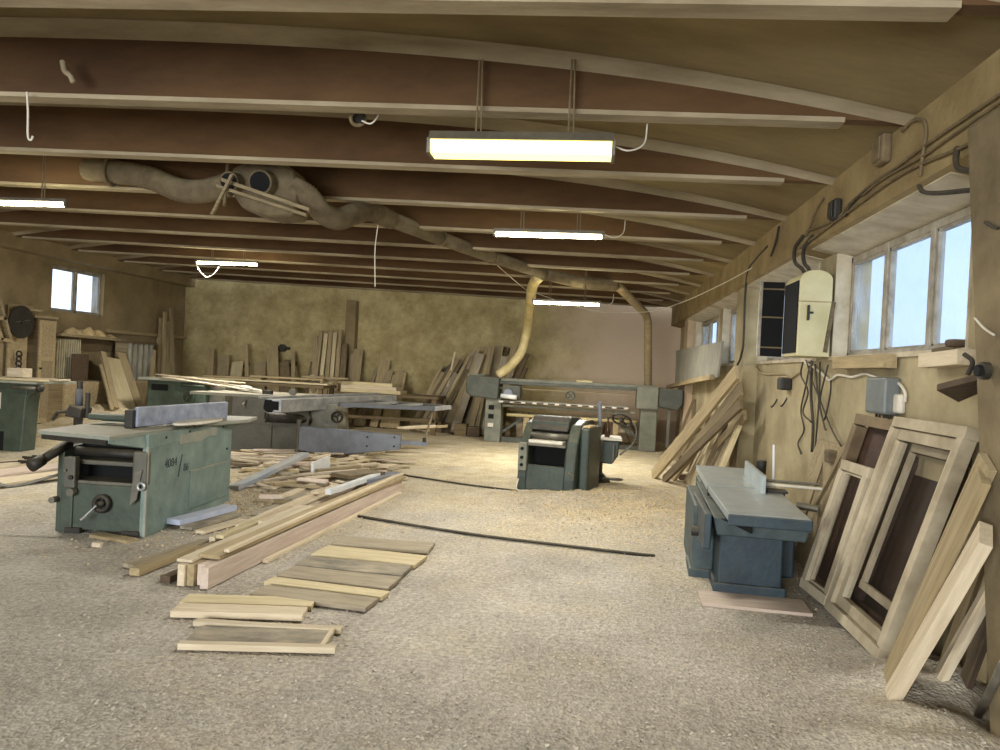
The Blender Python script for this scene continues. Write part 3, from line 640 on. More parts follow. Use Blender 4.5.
# --- mortiser to its right
Ym = 11.15
def m_(px, py, dy=0): p = AY(px, py, Ym+dy); return (p.x, p.y, p.z)
o = m_(600, 484); t = thing('slot_mortiser', 'small dark mortising machine with handwheel and levers, just right of the thicknesser', 'woodworking machine', (o[0], Ym, 0), 0)
def ml(px, py, dy=0): p = m_(px, py, dy); return (p[0]-o[0], p[1]-Ym, p[2])
a = ml(588, 463); b = ml(620, 441)
MB().prism([(a[0], a[2]+.02), (b[0]-.1, a[2]), (b[0]-.02, a[2]+.12), (b[0], b[2]), (a[0], b[2])], 'y', 0, .5).build('machine_head', deepgreen, t, bevel=.02)
MB().box(a[0]+.12, b[0]+.03, -.05, .45, b[2], b[2]+.04).build('table', whitep, t, bevel=.008)
MB().box(a[0]+.08, a[0]+.2, -.03, .02, a[2]+.03, b[2]).build('slide', sandm, t, bevel=.01)
MB().cyl((a[0]+.36, -.04, a[2]+.04), (a[0]+.36, -.04, b[2]-.06), .02).build('screw_spindle', steel, t)
MB().cyl(ml(600, 445, .3), ml(600, 402, .3), .028).build('column', armm, t)
MB().tube([ml(592, 423), ml(594, 445), ml(596, 461)], .013).build('lever', steel, t); MB().cyl(ml(592, 424), ml(591.5, 420), .03).build('lever_knob', darkst, t)
wheel(t, 'handwheel', ml(622, 420), (.25, .6, .8), .14, .014, darkst, 3)
MB().tube(smoothpts([ml(629, 420), ml(636, 428), ml(634, 442), ml(620, 455)]), .014).build('curved_rod', steel, t, smooth=True)
MB().cyl((.0, .25, .0), (0, .25, .5), .03).build('stem', steel, t)
MB().cyl((0, .25, 0), (0, .25, .07), .18, .12).build('foot', darkst, t)
MB().prism([(-.25, .0), (.15, .0), (.05, .12), (-.2, .2)], 'y', .2, .5).build('treadle', deepgreen, t, bevel=.01)
MB().ringtube((.18, .0, .1), (0, .2, 1), .14, .015).build('pedal_ring', steel, t, smooth=True)
MB().box(-.28, .0, .1, .5, .3, .6).build('motor', deepgreen, t, bevel=.05)
# bottle
p = m_(607.5, 437); r = .04
bt = tag(MB().tube([(0, 0, 0), (0, 0, .01), (0, 0, .15), (0, 0, .2), (0, 0, .23), (0, 0, .29), (0, 0, .3)], [.036, .04, .04, .022, .016, .016, .017], 16).build('bottle', glassb, smooth=True), 'brown glass bottle standing on the small mortising machine', 'bottle')
bt.location = (p[0], Ym+.12, b[2]+.04)

# --- blue surface planer on the right
t = thing('surface_planer', 'petrol blue surface planer with pale iron table and short fence, right foreground', 'woodworking machine', (1.26, 5.3, 0), radians(-4))
zt = .735
MB().prism([(-.25, .0), (.22, .0), (.22, .56), (-.25, .56)], 'y', .62, 2.0).build('pedestal', blue, t, bevel=.015)
MB().box(-.28, .25, .59, 1.0, 0, .09).build('plinth', blue, t, bevel=.012)
MB().box(-.42, -.25, 1.02, 2.2, 0, .60).build('side_housing', bluedust, t, bevel=.012)
MB().box(-.44, -.25, 1.0, 1.5, 0, .08).build('side_plinth', bluedust, t, bevel=.01)
MB().box(.22, .37, .95, 2.2, .08, .58).build('motor_housing', blue, t, bevel=.02)
MB().prism([(-.30, .50), (.32, .50), (.36, .63), (-.33, .63)], 'y', .35, 2.3).build('bed', bluedust, t, bevel=.01)
MB().prism([(-.27, -.02), (.27, -.02), (.28, 1.28), (-.30, 1.28)], 'z', zt-.055, zt).build('infeed_table', iron, t, bevel=.006)
MB().box(-.27, .275, -.05, -.02, zt-.08, zt-.005).build('table_edge', blue, t, bevel=.006)
MB().prism([(-.30, 1.31), (.28, 1.31), (.28, 2.75), (-.30, 2.75)], 'z', zt-.055, zt+.002).build('outfeed_table', iron, t, bevel=.006)
MB().cyl((-.3, 1.295, zt-.05), (.33, 1.295, zt-.05), .04).build('cutter_block', darkst, t)
MB().prism([(.30, .40), (1.55, .30), (1.6, .62), (.30, .66)], 'x', -.395, -.345).build('side_flap', blue, t, bevel=.01)
MB().cyl((-.45, .85, .42), (-.39, .85, .42), .04).build('knob', darkst, t)
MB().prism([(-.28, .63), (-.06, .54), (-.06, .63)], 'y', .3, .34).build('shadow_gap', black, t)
fe = MB().hexa([(.10, 1.0, zt), (.13, 1.0, zt), (.13, 2.1, zt), (.10, 2.1, zt), (.10, 1.0, zt+.15), (.13, 1.0, zt+.15), (.13, 2.1, zt+.15), (.10, 2.1, zt+.15)]).build('fence', iron, t, bevel=.004)
MB().box(.13, .20, 1.5, 1.7, zt, zt+.08).build('fence_bracket', darkst, t, bevel=.01)
MB().cyl((.20, 1.75, zt+.02), (.20, 1.75, zt+.2), .04, .045).build('clamp_handle', darkst, t, bevel=.01)
MB().cyl((.28, 1.55, zt), (.27, 1.58, zt+.36), .011).build('upright_rod', whitef, t)
MB().cyl((.13, 1.25, zt+.05), (.60, 1.2, zt+.05), .012).build('slide_rod', whitep, t)
MB().cyl((.13, 1.35, zt+.07), (.60, 1.32, zt+.07), .012).build('slide_rod', steel, t)
MB().box(.16, .32, 1.1, 1.25, zt, zt+.02).build('slide_plate', darkst, t)
MB().cyl((.32, .75, zt-.03), (.47, .72, zt-.04), .028).build('side_pipe', steel, t)
MB().box(-.3, .36, 2.2, 2.7, 0, .64).build('rear_housing', bluedust, t, bevel=.015)
plank((.90, 5.74, .012), (1.66, 5.70, .012), .34, .024, pink, 'pinkish board lying under the front foot of the blue surface planer')

# ------------------------------------------------------------------ extraction ducts
t = thing('extraction_hub', 'dusty sheet metal duct hub with two open black ports hung under the ceiling', 'duct', tuple(AY(262, 190, 7.4)), 0)
MB().prism([(-.32, .22), (-.36, .02), (-.2, -.2), (.10, -.28), (.36, -.26), (.40, -.05), (.34, .2), (.2, .3), (-.1, .32)], 'y', -.05, .38).build('hub_body', ductm, t, bevel=.05)
for nm, cx, cz, rr in (('port', .07, .06, .125), ('port', -.26, .06, .1)):
    q = MB().cyl((cx, 0, cz), (cx, -.2, cz-.03), rr, n=28).build(nm, ductm, t, smooth=False)
    MB().ringtube((cx, -.2, cz-.03), (0, 1, .15), rr*.92, rr*.1, 28, 8).build('port_lip', ductm, q, smooth=True)
    MB().cyl((cx, -.19, cz-.03), (cx, -.207, cz-.033), rr*.86, n=28).build('port_dark_disc', black, q)  # black disc on the closed port stands in for the shade inside
MB().tube([(-.33, -.1, .32), (-.34, -.12, -.2)], .018).build('hanger', rustc, t)
st = tag(MB().hexa([(0, 0, 0), (0, .05, 0), (.93, .05, -.28), (.93, 0, -.28), (0, 0, .035), (0, .05, .035), (.93, .05, -.245), (.93, 0, -.245)]).build('batten', dusty), 'upper dusty batten slung aslant under the duct hub', 'batten'); st.location = AY(221, 181, 7.15)
st = tag(MB().hexa([(0, 0, 0), (0, .05, 0), (.95, .05, -.27), (.95, 0, -.27), (0, 0, .03), (0, .05, .03), (.95, .05, -.24), (.95, 0, -.24)]).build('batten', dusty), 'lower dusty batten slung aslant under the duct hub', 'batten'); st.location = AY(216, 187, 7.12)
st = tag(MB().hexa([(0, 0, 0), (.03, 0, 0), (.22, .0, .4), (.19, 0, .4), (0, .03, 0), (.03, .03, 0), (.22, .03, .4), (.19, .03, .4)]).build('batten', dusty), 'short dusty stick hanging down at the left end of the slung battens', 'batten'); st.location = AY(210, 214, 7.05)
def ribbed(pts, r, k=26, amp=.05):
    P = smoothpts(pts, k); return MB().tube(P, [r*(1+amp*(1 if i % 2 else -1)) for i in range(len(P))], 16)
tag(ribbed([AY(88, 170, 8.0), AY(115, 172, 7.9), AY(150, 178, 7.8), AY(180, 190, 7.7), AY(205, 191, 7.65), AY(228, 185, 7.62)], .125, 14).build('flexible_duct', ductm, smooth=True), 'dusty flexible hose coming from the left into the duct hub', 'duct')
t = tag(MB().ringtube((0, 0, 0), (1, 0, -.1), .15, .02).build('hose_clamp', rustc, smooth=True), 'ring clamp with a dangling end round the left flexible hose', 'clamp'); t.location = AY(112, 172, 7.9)
D1 = [AY(292, 186, 7.45), AY(308, 196, 7.5), AY(322, 212, 7.6), AY(338, 219, 7.8), AY(354, 214, 8.1), AY(370, 211, 8.6), AY(390, 219, 9.1)]
tag(ribbed(D1, .115, 14).build('flexible_duct', ductm, smooth=True), 'ribbed flexible hose dipping and rising right of the duct hub', 'duct')
t = thing('metal_duct', 'long straight dusty duct running from the ribbed hose toward the sander', 'duct', tuple(AY(390, 219, 9.1)))
q0 = AY(390, 219, 9.1); ends = [AY(390, 219, 9.1), AY(440, 238, 10.5), AY(492, 257, 12.0), AY(545, 274, 13.4)]
for a, b in zip(ends, ends[1:]): MB().tube([a-q0, b-q0], .1, 16).build('duct_section', ductm, t, smooth=True)
for a in ends[1:]: MB().ringtube(a-q0, ends[1]-ends[0], .105, .012).build('joint_ring', rustc, t, smooth=True)
tag(MB().tube(smoothpts([AY(540, 276, 13.6), AY(533, 285, 14.3), AY(530, 305, 15.4), AY(527, 330, 16.5), AY(521, 352, 16.5), AY(510, 366, 16.5), AY(498, 375, 16.5)], 6), .1, 14).build('cream_pipe', creamp, smooth=True), 'cream plastic pipe curving down onto the left end of the belt sander', 'pipe')
tag(MB().tube(smoothpts([AY(545, 274, 13.4), AY(575, 281, 13.8), AY(600, 284, 14.2), AY(616, 285, 14.4)], 6), .11, 14).build('metal_duct', ductm, smooth=True), 'dusty duct end running under the far ceiling rib behind the farthest lamp', 'duct')
tag(MB().tube([AY(616, 285, 14.5), AY(622, 290, 14.7), AY(646, 314, 16.6), AY(648, 322, 16.9), AY(648, 400, 16.95)], .085, 14).build('tan_pipe', tan, smooth=True), 'tan pipe bending down to the right end of the belt sander', 'pipe')
cable('overhead_wire', [AY(480, 250, 12), AY(520, 285, 14.5), AY(533, 292, 16), AY(590, 310, 16), AY(645, 312, 15), AY(680, 303, 13), AY(720, 285, 11), AY(752, 268, 9.7)], .008, whitep, 'thin pale wire sagging across the far end of the room', 'wire')
cable('pull_string', [AY(378, 225, 8), AY(375, 250, 8), AY(375, 287, 8)], .006, whitep, 'thin cord hanging straight down left of the long duct', 'string')
cable('hanging_hook', [AY(27, 92, 5.0), AY(28, 112, 5), AY(28, 136, 5), AY(31, 140, 5), AY(33, 136, 5)], .008, whitep, 'bent wire hook hanging from the ceiling at upper left', 'hook')
p = AY(358, 118, 5.4)
t = thing('ceiling_fitting', 'small round dusty fitting with wire loops on the ceiling left of the yellow lamp', 'ceiling fitting', tuple(p))
MB().ringtube((0, 0, 0), (.5, -.6, -.5), .055, .014).build('ring', rustc, t, smooth=True); MB().cyl((0, .0, 0), (.01, .03, .03), .05, n=16).build('disc', darkst, t)
MB().tube(smoothpts([(.03, 0, -.02), (.1, 0, -.04), (.15, 0, .02), (.13, .0, .08), (.05, .02, .1)]), .006, 6).build('wire_loop', whitep, t)
MB().cyl((0, 0, .02), (0, .02, .25), .012).build('stem', rustc, t)
t = tag(MB().tube(smoothpts([(0, 0, .1), (.02, 0, .03), (.06, 0, 0), (.09, 0, -.05)]), [.02]*25, 8).build('plaster_stub', ribp, smooth=True), 'pale stub sticking out of the ceiling at upper left', 'stub'); t.location = AY(62, 75, 4.9)

# ------------------------------------------------------------------ cables and boxes on the beam
Xb = 1.925
def bx(*l, x=Xb): return [AX(a, b, x) for a, b in l]
cable('conduit', bx((1010, 87), (923, 147), (891, 171), (874, 182), (850, 203), (835, 220), (807, 231)), .010, rustc, 'upper long conduit running along the right wall beam')
cable('conduit', bx((1010, 95), (940, 144), (923, 156), (881, 180), (862, 196)), .008, rustc, 'second conduit just under the upper one on the right wall beam')
cable('conduit', bx((1010, 124), (960, 148), (905, 172), (860, 203), (800, 248)), .010, rustc, 'lowest conduit following the bottom edge of the right wall beam')
cable('conduit', bx((902, 131), (912, 121), (923, 120), (926, 132), (922, 160), (920, 176)), .011, rustc, 'arched conduit hooping down the beam above the big window')
cable('conduit', bx((823, 198), (815, 212), (811, 224), (806, 236)), .010, rustc, 'short conduit dropping down the beam left of the small round box')
cable('conduit', bx((779, 226), (776, 241), (771, 256)), .012, cablem, 'dark conduit stub on the beam at the fourth ceiling rib')
cable('cable_bundle', bx((768, 246), (757, 258), (748, 272), (745, 300), (744, 330), (742, 352), (733, 372), (700, 420), x=1.95), .014, cablem, 'dark cable bundle running down the middle wall pier')
def box_on_beam(px, py, w, h, label, m=rustc):
    p = AX(px, py, 1.95); t = thing('junction_box', label, 'electrical box', tuple(p))
    MB().box(-.07, .0, -w/2, w/2, -h/2, h/2).build('box_body', m, t, bevel=.02); MB().box(-.085, -.07, -w*.4, w*.4, -h*.4, h*.4).build('box_lid', m, t, bevel=.008)
box_on_beam(888, 150, .16, .2, 'larger dusty junction box high on the beam over the big window')
box_on_beam(840, 210, .13, .17, 'smaller dusty junction box on the beam by the third rib', darkst)
cable('wire_loop', bx((846, 216), (850, 207), (856, 199), (868, 190)), .01, cablem, 'dark wire loop leaving the smaller junction box')
cable('steel_hook', [AX(957, 148, 1.93), AX(956, 163, 1.9), AX(964, 170, 1.88), AX(1005, 171, 1.85)], .016, cablem, 'thick rusty rod bent under the beam at the right picture edge', 'rod')
cable('steel_hook', [AX(919, 186, 1.93), AX(924, 192, 1.92), AX(940, 193, 1.9), AX(972, 190, 1.95)], .014, cablem, 'rusty rod bent under the beam at the big window corner', 'rod')
for dx, lb in ((0, 'left of the two thick cables curving into the cream cabinet top'), (9, 'right of the two thick cables curving into the cream cabinet top')):
    cable('thick_cable', [AX(803+dx, 236, 1.93), AX(795+dx, 248, 1.92), AX(795+dx, 262, 1.95), AX(803+dx*.7, 270, 2.0), AX(808+dx*.6, 282, 2.05)], .018, cablem, lb)

# ------------------------------------------------------------------ electrical cabinet
t = thing('electrical_cabinet', 'cream round topped electrical cabinet with black open side on the right wall', 'electrical cabinet', (2.02, 7.2, 1.9))
def dome(x0, x1, z1, r): return [(x0, 0), (x1, 0), (x1, z1-r)]+[((x0+x1)/2+(x1-x0)/2*cos(a), z1-r+r*sin(a)) for a in [pi*i/12 for i in range(1, 12)]]+[(x0, z1-r)]
MB().prism(dome(-.14, .15, .80, .09), 'y', 0, .53).build('housing', cream, t, bevel=.008)
MB().box(-.15, -.05, .03, .5, .03, .70).build('dark_inside_block', black, t)  # black block set into the solid housing, painting the shade inside
MB().box(-.145, .155, -.006, .0, .50, .51).build('panel_seam', tan, t)
h = MB().box(-.07, -.05, -.03, .0, .33, .47).box(-.07, -.02, -.04, -.03, .39, .41).build('latch', darkst, t, bevel=.004)
d = MB().box(-.36, -.145, .53, .56, .0, .74).build('door', black, t, bevel=.006)
MB().box(-.385, -.355, .52, .57, -.01, .75).build('door_edge', paintw, d, bevel=.004)
for z in (.08, .38, .66): MB().box(-.355, -.15, .515, .53, z, z+.015).build('door_rail', rustc, d)
tag(MB().bar((2.11, 7.14, 1.94), (2.16, 7.12, 2.4), .03, .03).build('wooden_strip', drabw), 'narrow dark strip fixed beside the cream cabinet', 'strip')

Xw = XR-.02
def wx(*l, x=Xw): return [AX(a, b, x) for a, b in l]
cable('white_cable', wx((800, 352), (806, 362), (820, 371), (829, 380), (838, 375), (852, 377), (866, 374), (884, 381), (898, 383), (905, 392), (905, 402)), .012, whitep, 'white cable wavering along the wall from cabinet to grey box')
cable('white_cable', wx((798, 345), (803, 360), (815, 368), (828, 379)), .012, whitep, 'short white cable looping out of the cabinet bottom')
cable('wall_cable', wx((742, 351), (753, 352), (756, 366), (764, 374), (784, 374), (790, 378), (800, 372)), .012, tan, 'tan cable zigzagging left of the cabinet toward the middle pier')
DANG = [((810, 362), (806, 385), (801, 410), (804, 430), (798, 443), (801, 454)), ((812, 360), (811, 395), (813, 425), (812, 452)), ((815, 364), (818, 395), (824, 425), (826, 430)), ((806, 360), (812, 380), (820, 400), (832, 430), (841, 446)),
        ((820, 362), (819, 400), (815, 450)), ((803, 362), (801, 375), (808, 392), (803, 412), (811, 422)), ((828, 365), (820, 400), (824, 420), (830, 395), (831, 380))]
for i, l in enumerate(DANG):
    cable('dangling_cable', wx(*l, x=Xw-.01*i), .008 if i != 1 else .014, cablem, 'thin dark cable dangling in the tangle below the cream cabinet', 'cable', 'dangling cables below the cream cabinet')
def wallbox(name, px, py, w, h, d, label, m, cat='electrical box'):
    p = AX(px, py, XR); t = thing(name, label, cat, tuple(p)); MB().box(-d, 0, -w/2, w/2, -h/2, h/2).build('box_body', m, t, bevel=.02); return t
t = wallbox('switch_box', 891, 396, .36, .27, .12, 'grey plastic switch box on the right wall above the leaning frames', greybox)
for z in (.05, -.04): MB().cyl((-.06, .19, z), (-.06, .15, z), .03).build('cable_gland', darkst, t)
for i, dy in enumerate((-.12, -.03, .06, .12)): MB().tube(smoothpts([(-.05, dy, -.13), (-.05, dy*1.1, -.22), (-.03, dy*1.2, -.34)]), .009, 6).build('drop_cable', cablem, t)
t = wallbox('wall_socket', 903, 404, .12, .14, .05, 'small cream socket right beside the grey switch box', whitep, 'socket')
t = wallbox('old_switch', 790, 384, .2, .14, .12, 'small black wall switch below left of the cream cabinet', darkst, 'switch')
MB().cyl((-.06, .1, .02), (-.06, .22, .03), .03).build('cable_gland', rustc, t)
for i, (px, py, lb) in enumerate(((777, 404, 'bent hook on the wall below the old black switch'), (787, 403, 'dark nail in the wall right of the bent hook'))):
    tag(MB().tube(smoothpts([V((0, 0, .06)), V((-.03, 0, 0)), V((-.05, .03, -.04)), V((-.05, .07, -.03))]), .009, 6).build('wall_hook', darkst, loc=tuple(AX(px, py, XR))), lb, 'hook')
cable('pier_wire', bx((985, 222), (992, 226), (998, 228), x=1.76), .008, cablem, 'short wire end on the near pier, upper one', 'wire')
cable('pier_wire', bx((975, 318), (984, 328), (994, 335), x=1.76), .006, whitep, 'short wire end on the near pier, lower one', 'wire')
# boards lying on the sills
plank(AX(968, 357, 2.14), AX(928, 361, 2.14), .12, .09, pale, 'pale offcut lying at the near end of the big window sill')
plank(AX(890, 361, 2.13), AX(838, 363, 2.13), .10, .10, tan, 'long tan board lying on the far half of the big window sill')
plank(AX(962, 349, 2.2), AX(940, 353, 2.2), .1, .05, drabw, 'small dusty offcut on top of the pale sill offcut')
tag(MB().box(-.06, .06, -.05, .05, 0, .045).build('rust_lump', brown, loc=tuple(AX(958, 347, 2.18)), bevel=.015), 'small reddish brown lump at the near end of the big window sill', 'lump')
# bracket shelf on the near pier
p = AX(960, 398, 1.78)
t = thing('wooden_bracket', 'short dark board fixed aslant to the wall beside the near pier', 'bracket', tuple(AX(962, 392, 1.95)))
MB().hexa([(-.17, -.1, .0), (-.05, -.25, .06), (.2, .0, .06), (.1, .25, -.06), (-.17, -.1, .035), (-.05, -.25, .095), (.2, 0, .095), (.1, .25, -.025)]).build('bracket_board', brown, t, bevel=.004)
MB().tube(smoothpts([(.0, -.05, .09), (.02, -.05, .16), (.0, 0, .2)]), .012).build('wire_hook', cablem, t)
p = AX(988, 371, 1.77); t = thing('cable_gland', 'oval black fitting on the near pier above the wooden bracket', 'fitting', tuple(p))
MB().cyl((0, 0, 0), (-.03, 0, 0), .04, n=20).build('flange', darkst, t); MB().cyl((-.03, 0, 0), (-.05, 0, 0), .026, n=20).build('bore', black, t)
# grey cladding sheet on the far right
q = [AX(675, 384, 1.93), AX(717, 377, 1.93), AX(722, 341, 1.93), AX(676, 351, 1.93)]
tag(MB().hexa([q[0], q[1], q[1]+V((.03, 0, 0)), q[0]+V((.03, 0, 0)), q[3], q[2], q[2]+V((.03, 0, 0)), q[3]+V((.03, 0, 0))]).build('sheet_panel', sheetm), 'long grey sheet panel fixed across the far right windows', 'panel')
plank(AX(668, 387, 1.9), AX(712, 377, 1.9), .07, .08, tan, 'pale rail running along the bottom of the far grey sheet panel')

# ------------------------------------------------------------------ leaning frames, right foreground
def quadframe(parent, name, c, w, d, m, nrm, bevel=.004):
    """four bars along the edges of quad c (bl, br, tr, tl)"""
    c = [V(p) for p in c]; ctr = sum(c, V())/4; r = []
    for i in range(4):
        a = c[i]; b = c[(i+1) % 4]; inn = (ctr-(a+b)/2); e = (b-a).normalized(); inn = (inn-e*inn.dot(e)).normalized()
        off = inn*w/2; ext = e*(0 if i % 2 else 0)
        k = [a+ext, b-ext]; 
        if i % 2: k = [a+e*w*.98, b-e*w*.98]
        r.append(MB().bar(k[0]+off, k[1]+off, w, d, side=inn).build(name, m, parent, bevel=bevel))
    return r
def inset(c, w, sh=V((0, 0, 0))):
    c = [V(p) for p in c]; out = []
    for i in range(4):
        a = c[i]; e1 = (c[(i+1) % 4]-a).normalized(); e2 = (c[i-1]-a).normalized(); out.append(a+e1*w+e2*w+sh)
    return out
def mkframe(name, label, c, w, d, m, sash=None, panel=None, cat='window frame', shelves=()):
    o = V(c[0]); c = [V(p)-o for p in c]; nrm = (c[1]-c[0]).cross(c[3]-c[0]).normalized()
    if nrm.x > 0: nrm = -nrm     # towards the room
    t = thing(name, label, cat, tuple(o))
    quadframe(t, 'frame_bar', c, w, d, m, nrm)
    if sash:
        c2 = inset(c, w+.005, -nrm*.02); quadframe(t, 'sash_bar', c2, sash[0], d*.7, sash[1], nrm)
        c3 = inset(c2, sash[0]); g = MB(); g.hexa([c3[0], c3[1], c3[2], c3[3]]+[p-nrm*.005 for p in c3]).build('glass_pane', sglass, t)
    if panel:
        c3 = inset(c, w*.6, -nrm*(d*.5+.012)); MB().hexa([*c3]+[p-nrm*.012 for p in c3]).build('back_panel', panel, t)
    return t
# frame 1: big pale foreground
A = [G(828, 612, .05), G(886, 667, .05), AX(983, 433, 2.10), AX(902, 423, 2.10)]
A = [V((1.80, 5.66, .03)), V((1.80, 4.66, .03)), V((2.10, 4.38, 1.45)), V((2.10, 5.38, 1.45))]
mkframe('window_frame', 'largest pale bare wood window frame leaning foremost on the right wall', A, .07, .08, framew, sash=(.075, framew))
fr1 = None
IN = inset(A, .17, V((.05, 0, 0)))
tq = thing('window_sash', 'loose pale inner sash standing inside the largest pale frame', 'window sash', tuple(A[0]))
lo = [IN[0].lerp(IN[3], .06), IN[1].lerp(IN[2], .06), IN[2], IN[3]]
quadframe(tq, 'sash_bar', [p-A[0]+V((.03, 0, 0)) for p in lo], .055, .03, framew, None)
B = [p+V((.12, .12, .0)) for p in A]; B = [B[0].lerp(B[1], .10)+V((.02, 0, 0)), B[1].lerp(B[0], .12)+V((.02, 0, 0)), B[2].lerp(B[3], .1)-V((0, 0, .12)), B[3].lerp(B[2], .12)-V((0, 0, .12))]
mkframe('door_leaf', 'dark mahogany panelled leaf leaning behind the largest pale frame', B, .12, .045, mahog, panel=mat('dark_panel_wood', (30, 18, 14), (48, 30, 22), 4, rough=.5, dust=.06), cat='door leaf')
C = [V((1.80, 6.38, .03)), V((1.82, 5.72, .03)), V((2.12, 5.42, 1.43)), V((2.12, 6.08, 1.43))]
C = [V((1.84, 6.42, .03)), V((1.90, 5.74, .03)), V((2.14, 5.36, 1.42)), V((2.10, 6.10, 1.43))]
brownf = mat('brown_edged_wood', (88, 70, 48), (126, 106, 76), 3, rough=.8, dust=.25)
mkframe('window_frame', 'brown edged window frame leaning behind and left of the largest pale one', C, .08, .09, brownf, panel=mahog)
D = [V((1.76, 6.22, .03)), V((1.80, 5.72, .03)), V((1.99, 5.50, 1.08)), V((1.97, 6.02, 1.08))]
mkframe('window_sash', 'small pale sash leaning against the brown edged frame', D, .075, .05, framew, sash=(.02, framew), cat='window sash')
# fibreboard behind
p = [V((1.95, 7.35, .02)), V((1.98, 6.5, .02)), V((2.17, 6.5, 1.13)), V((2.15, 7.4, 1.13))]
tag(MB().hexa([p[0], p[1], p[1]+V((.02, 0, 0)), p[0]+V((.02, 0, 0)), p[3], p[2], p[2]+V((.02, 0, 0)), p[3]+V((.02, 0, 0))]).build('fibreboard_sheet', dusty), 'brown fibreboard sheet leaning on the wall behind the blue planer', 'sheet')
plank(AX(815, 475, 2.0)-V((0, 0, .3)), AX(850, 440, 2.15), .04, .03, dusty, 'thin batten leaning across the brown fibreboard sheet')
plank(V((1.72, 6.62, .02)), AX(826, 446, 2.17), .05, .03, dusty, 'narrow upright lath leaning at the left edge of the fibreboard')
tag(MB().box(-.05, .05, -.06, .06, -.05, .06).build('wood_block', drabw, loc=tuple(AX(832, 457, 2.13)), bevel=.01), 'dark block resting on the fibreboard sheet top', 'block')

# big foreground planks leaning against the near pier
def lean(b, tx, w, t, m, label, group=None, X=1.74, side=(0, 1, 0), name='leaning_plank', z=.0):
    return plank(G(*b, z), AX(*tx, X), w, t, m, label, group, side=side, name=name)
lean((888, 703), (986, 534), .16, .055, pale, 'thick pale plank leaning foremost against the near pier', X=1.72, z=.03, side=(.3, 1, 0))
lean((884, 690), (984, 475), .15, .04, tan, 'tan plank leaning just behind the foremost thick pale one', X=1.76, z=.03, side=(.2, 1, 0))
lean((892, 672), (988, 462), .12, .035, dusty, 'dusty narrow plank, second behind the foremost thick pale one', X=1.78, z=.02)
CN = [((1.90, 4.22, .10), (2.14, 4.14, .74), .07, .03, grey, 'short grey stick leaning in the corner behind the thick plank'),
      ((1.95, 4.06, .09), (2.14, 3.98, .93), .09, .03, brown, 'dark brown short board leaning in the corner by the pier'),
      ((1.86, 4.10, .12), (2.09, 3.98, .80), .055, .03, pale, 'thin pale lath leaning in the corner, nearest the pier'),
      ((1.97, 4.34, .06), (2.15, 4.26, .9), .09, .025, drabw, 'drab dark board leaning deep behind the thick plank')]
for a, b, w_, t_, m, lb in CN: plank(a, b, w_, t_, m, lb, side=(0, 1, 0), name='leaning_plank')
tag(MB().tube([G(975, 722, .04), G(975, 722, .04).lerp(AX(1004, 664, 1.6), 1.0)], .018, 12).build('threaded_bar', steel, smooth=True), 'grey threaded steel bar standing aslant in dust at the right edge', 'bar')

# ------------------------------------------------------------------ boards on the floor
def lay(a, b, w, t, m, label, z=None, group=None, **k):
    z = t/2+.012 if z is None else z
    return plank(G(*a, z), G(*b, z), w, t, m, label, group, **k)
streak = mat('dark_streaked_wood', (92, 88, 78), (172, 158, 132), 2.6, stretch=(1.4, 3, 3), dust=.1, bump=.08, detail=9)
lay((195, 622), (342, 630), .06, .03, pale, 'thin pale strip behind the dark streaked board nearest the camera')
lay((192, 635), (326, 639), .25, .022, streak, 'dark streaked board between two pale strips, nearest the camera')
lay((179, 645), (336, 649), .055, .035, pale, 'pale strip lying in front of the dark streaked board')
plank(G(322, 647, .03), G(333, 630, .03), .03, .03, pale, 'tiny pale crosspiece at the right end of the dark streaked board')
lay((184, 600), (314, 604), .17, .03, yell, 'yellowish board, rear one of the flat pair at the timber ends')
lay((175, 610), (305, 614), .16, .04, pale, 'pale board, front one of the flat pair at the timber ends')
lay((258, 591), (372, 605), .22, .03, grey, 'grey board, first and nearest of the six laid side by side')
lay((269, 581), (386, 596), .14, .03, yell, 'yellow board, second of the six laid side by side')
lay((286, 572), (395, 584), .30, .03, grey, 'wide grey board, third of the six laid side by side')
lay((302, 562), (407, 572), .28, .03, streak, 'dark streaked board, fourth of the six laid side by side')
lay((320, 551), (421, 562), .32, .03, yell, 'yellow board, fifth of the six laid side by side')
lay((336, 541), (432, 548), .32, .03, grey, 'greyish board, farthest of the six laid side by side')
# long squared timbers
tim = [(-2.775, .055, pale, 'leftmost of the four long squared timbers stacked on the floor', 4.95, 8.7), (-2.715, .055, tan, 'second from left of the four long squared timbers', 4.97, 9.1),
       (-2.655, .055, pink, 'third from left of the four long squared timbers', 5.0, 9.3), (-2.592, .06, pink, 'rightmost pinkish one of the four long squared timbers', 4.93, 9.45)]
for x, w_, m, lb, y0, y1 in tim: plank((x, y0, .085), (x+.23*(y1-4.95)/4.5, y1, .085), w_, .15, m, lb, name='squared_timber', cat='timber', jit=.002)
plank((-2.66, 5.12, .185), (-2.38, 9.5, .18), .17, .03, tan, 'long tan board on top of the squared timbers, its near end cut to a point', taper=1, cut=.0)
plank((-2.57, 5.2, .215), (-2.36, 9.55, .21), .04, .025, pale, 'pale edging strip along the top of the stacked timbers')
plank((-2.49, 5.7, .02), (-2.30, 9.2, .02), .05, .03, pale, 'long pale strip at the right foot of the stacked timbers')
plank((-2.78, 5.0, .175), (-2.72, 7.2, .175), .12, .02, pale, 'short pale board on the left half of the stacked timbers')
plank((-2.92, 5.0, .03), (-2.86, 5.9, .03), .08, .05, brown, 'dark block against the left foot of the stacked timbers')
lay((134, 572), (196, 548), .08, .055, tan, 'short thick batten lying alone left of the squared timbers')
lay((128, 566), (206, 541), .10, .03, grey, 'grey board just behind the lone thick batten')
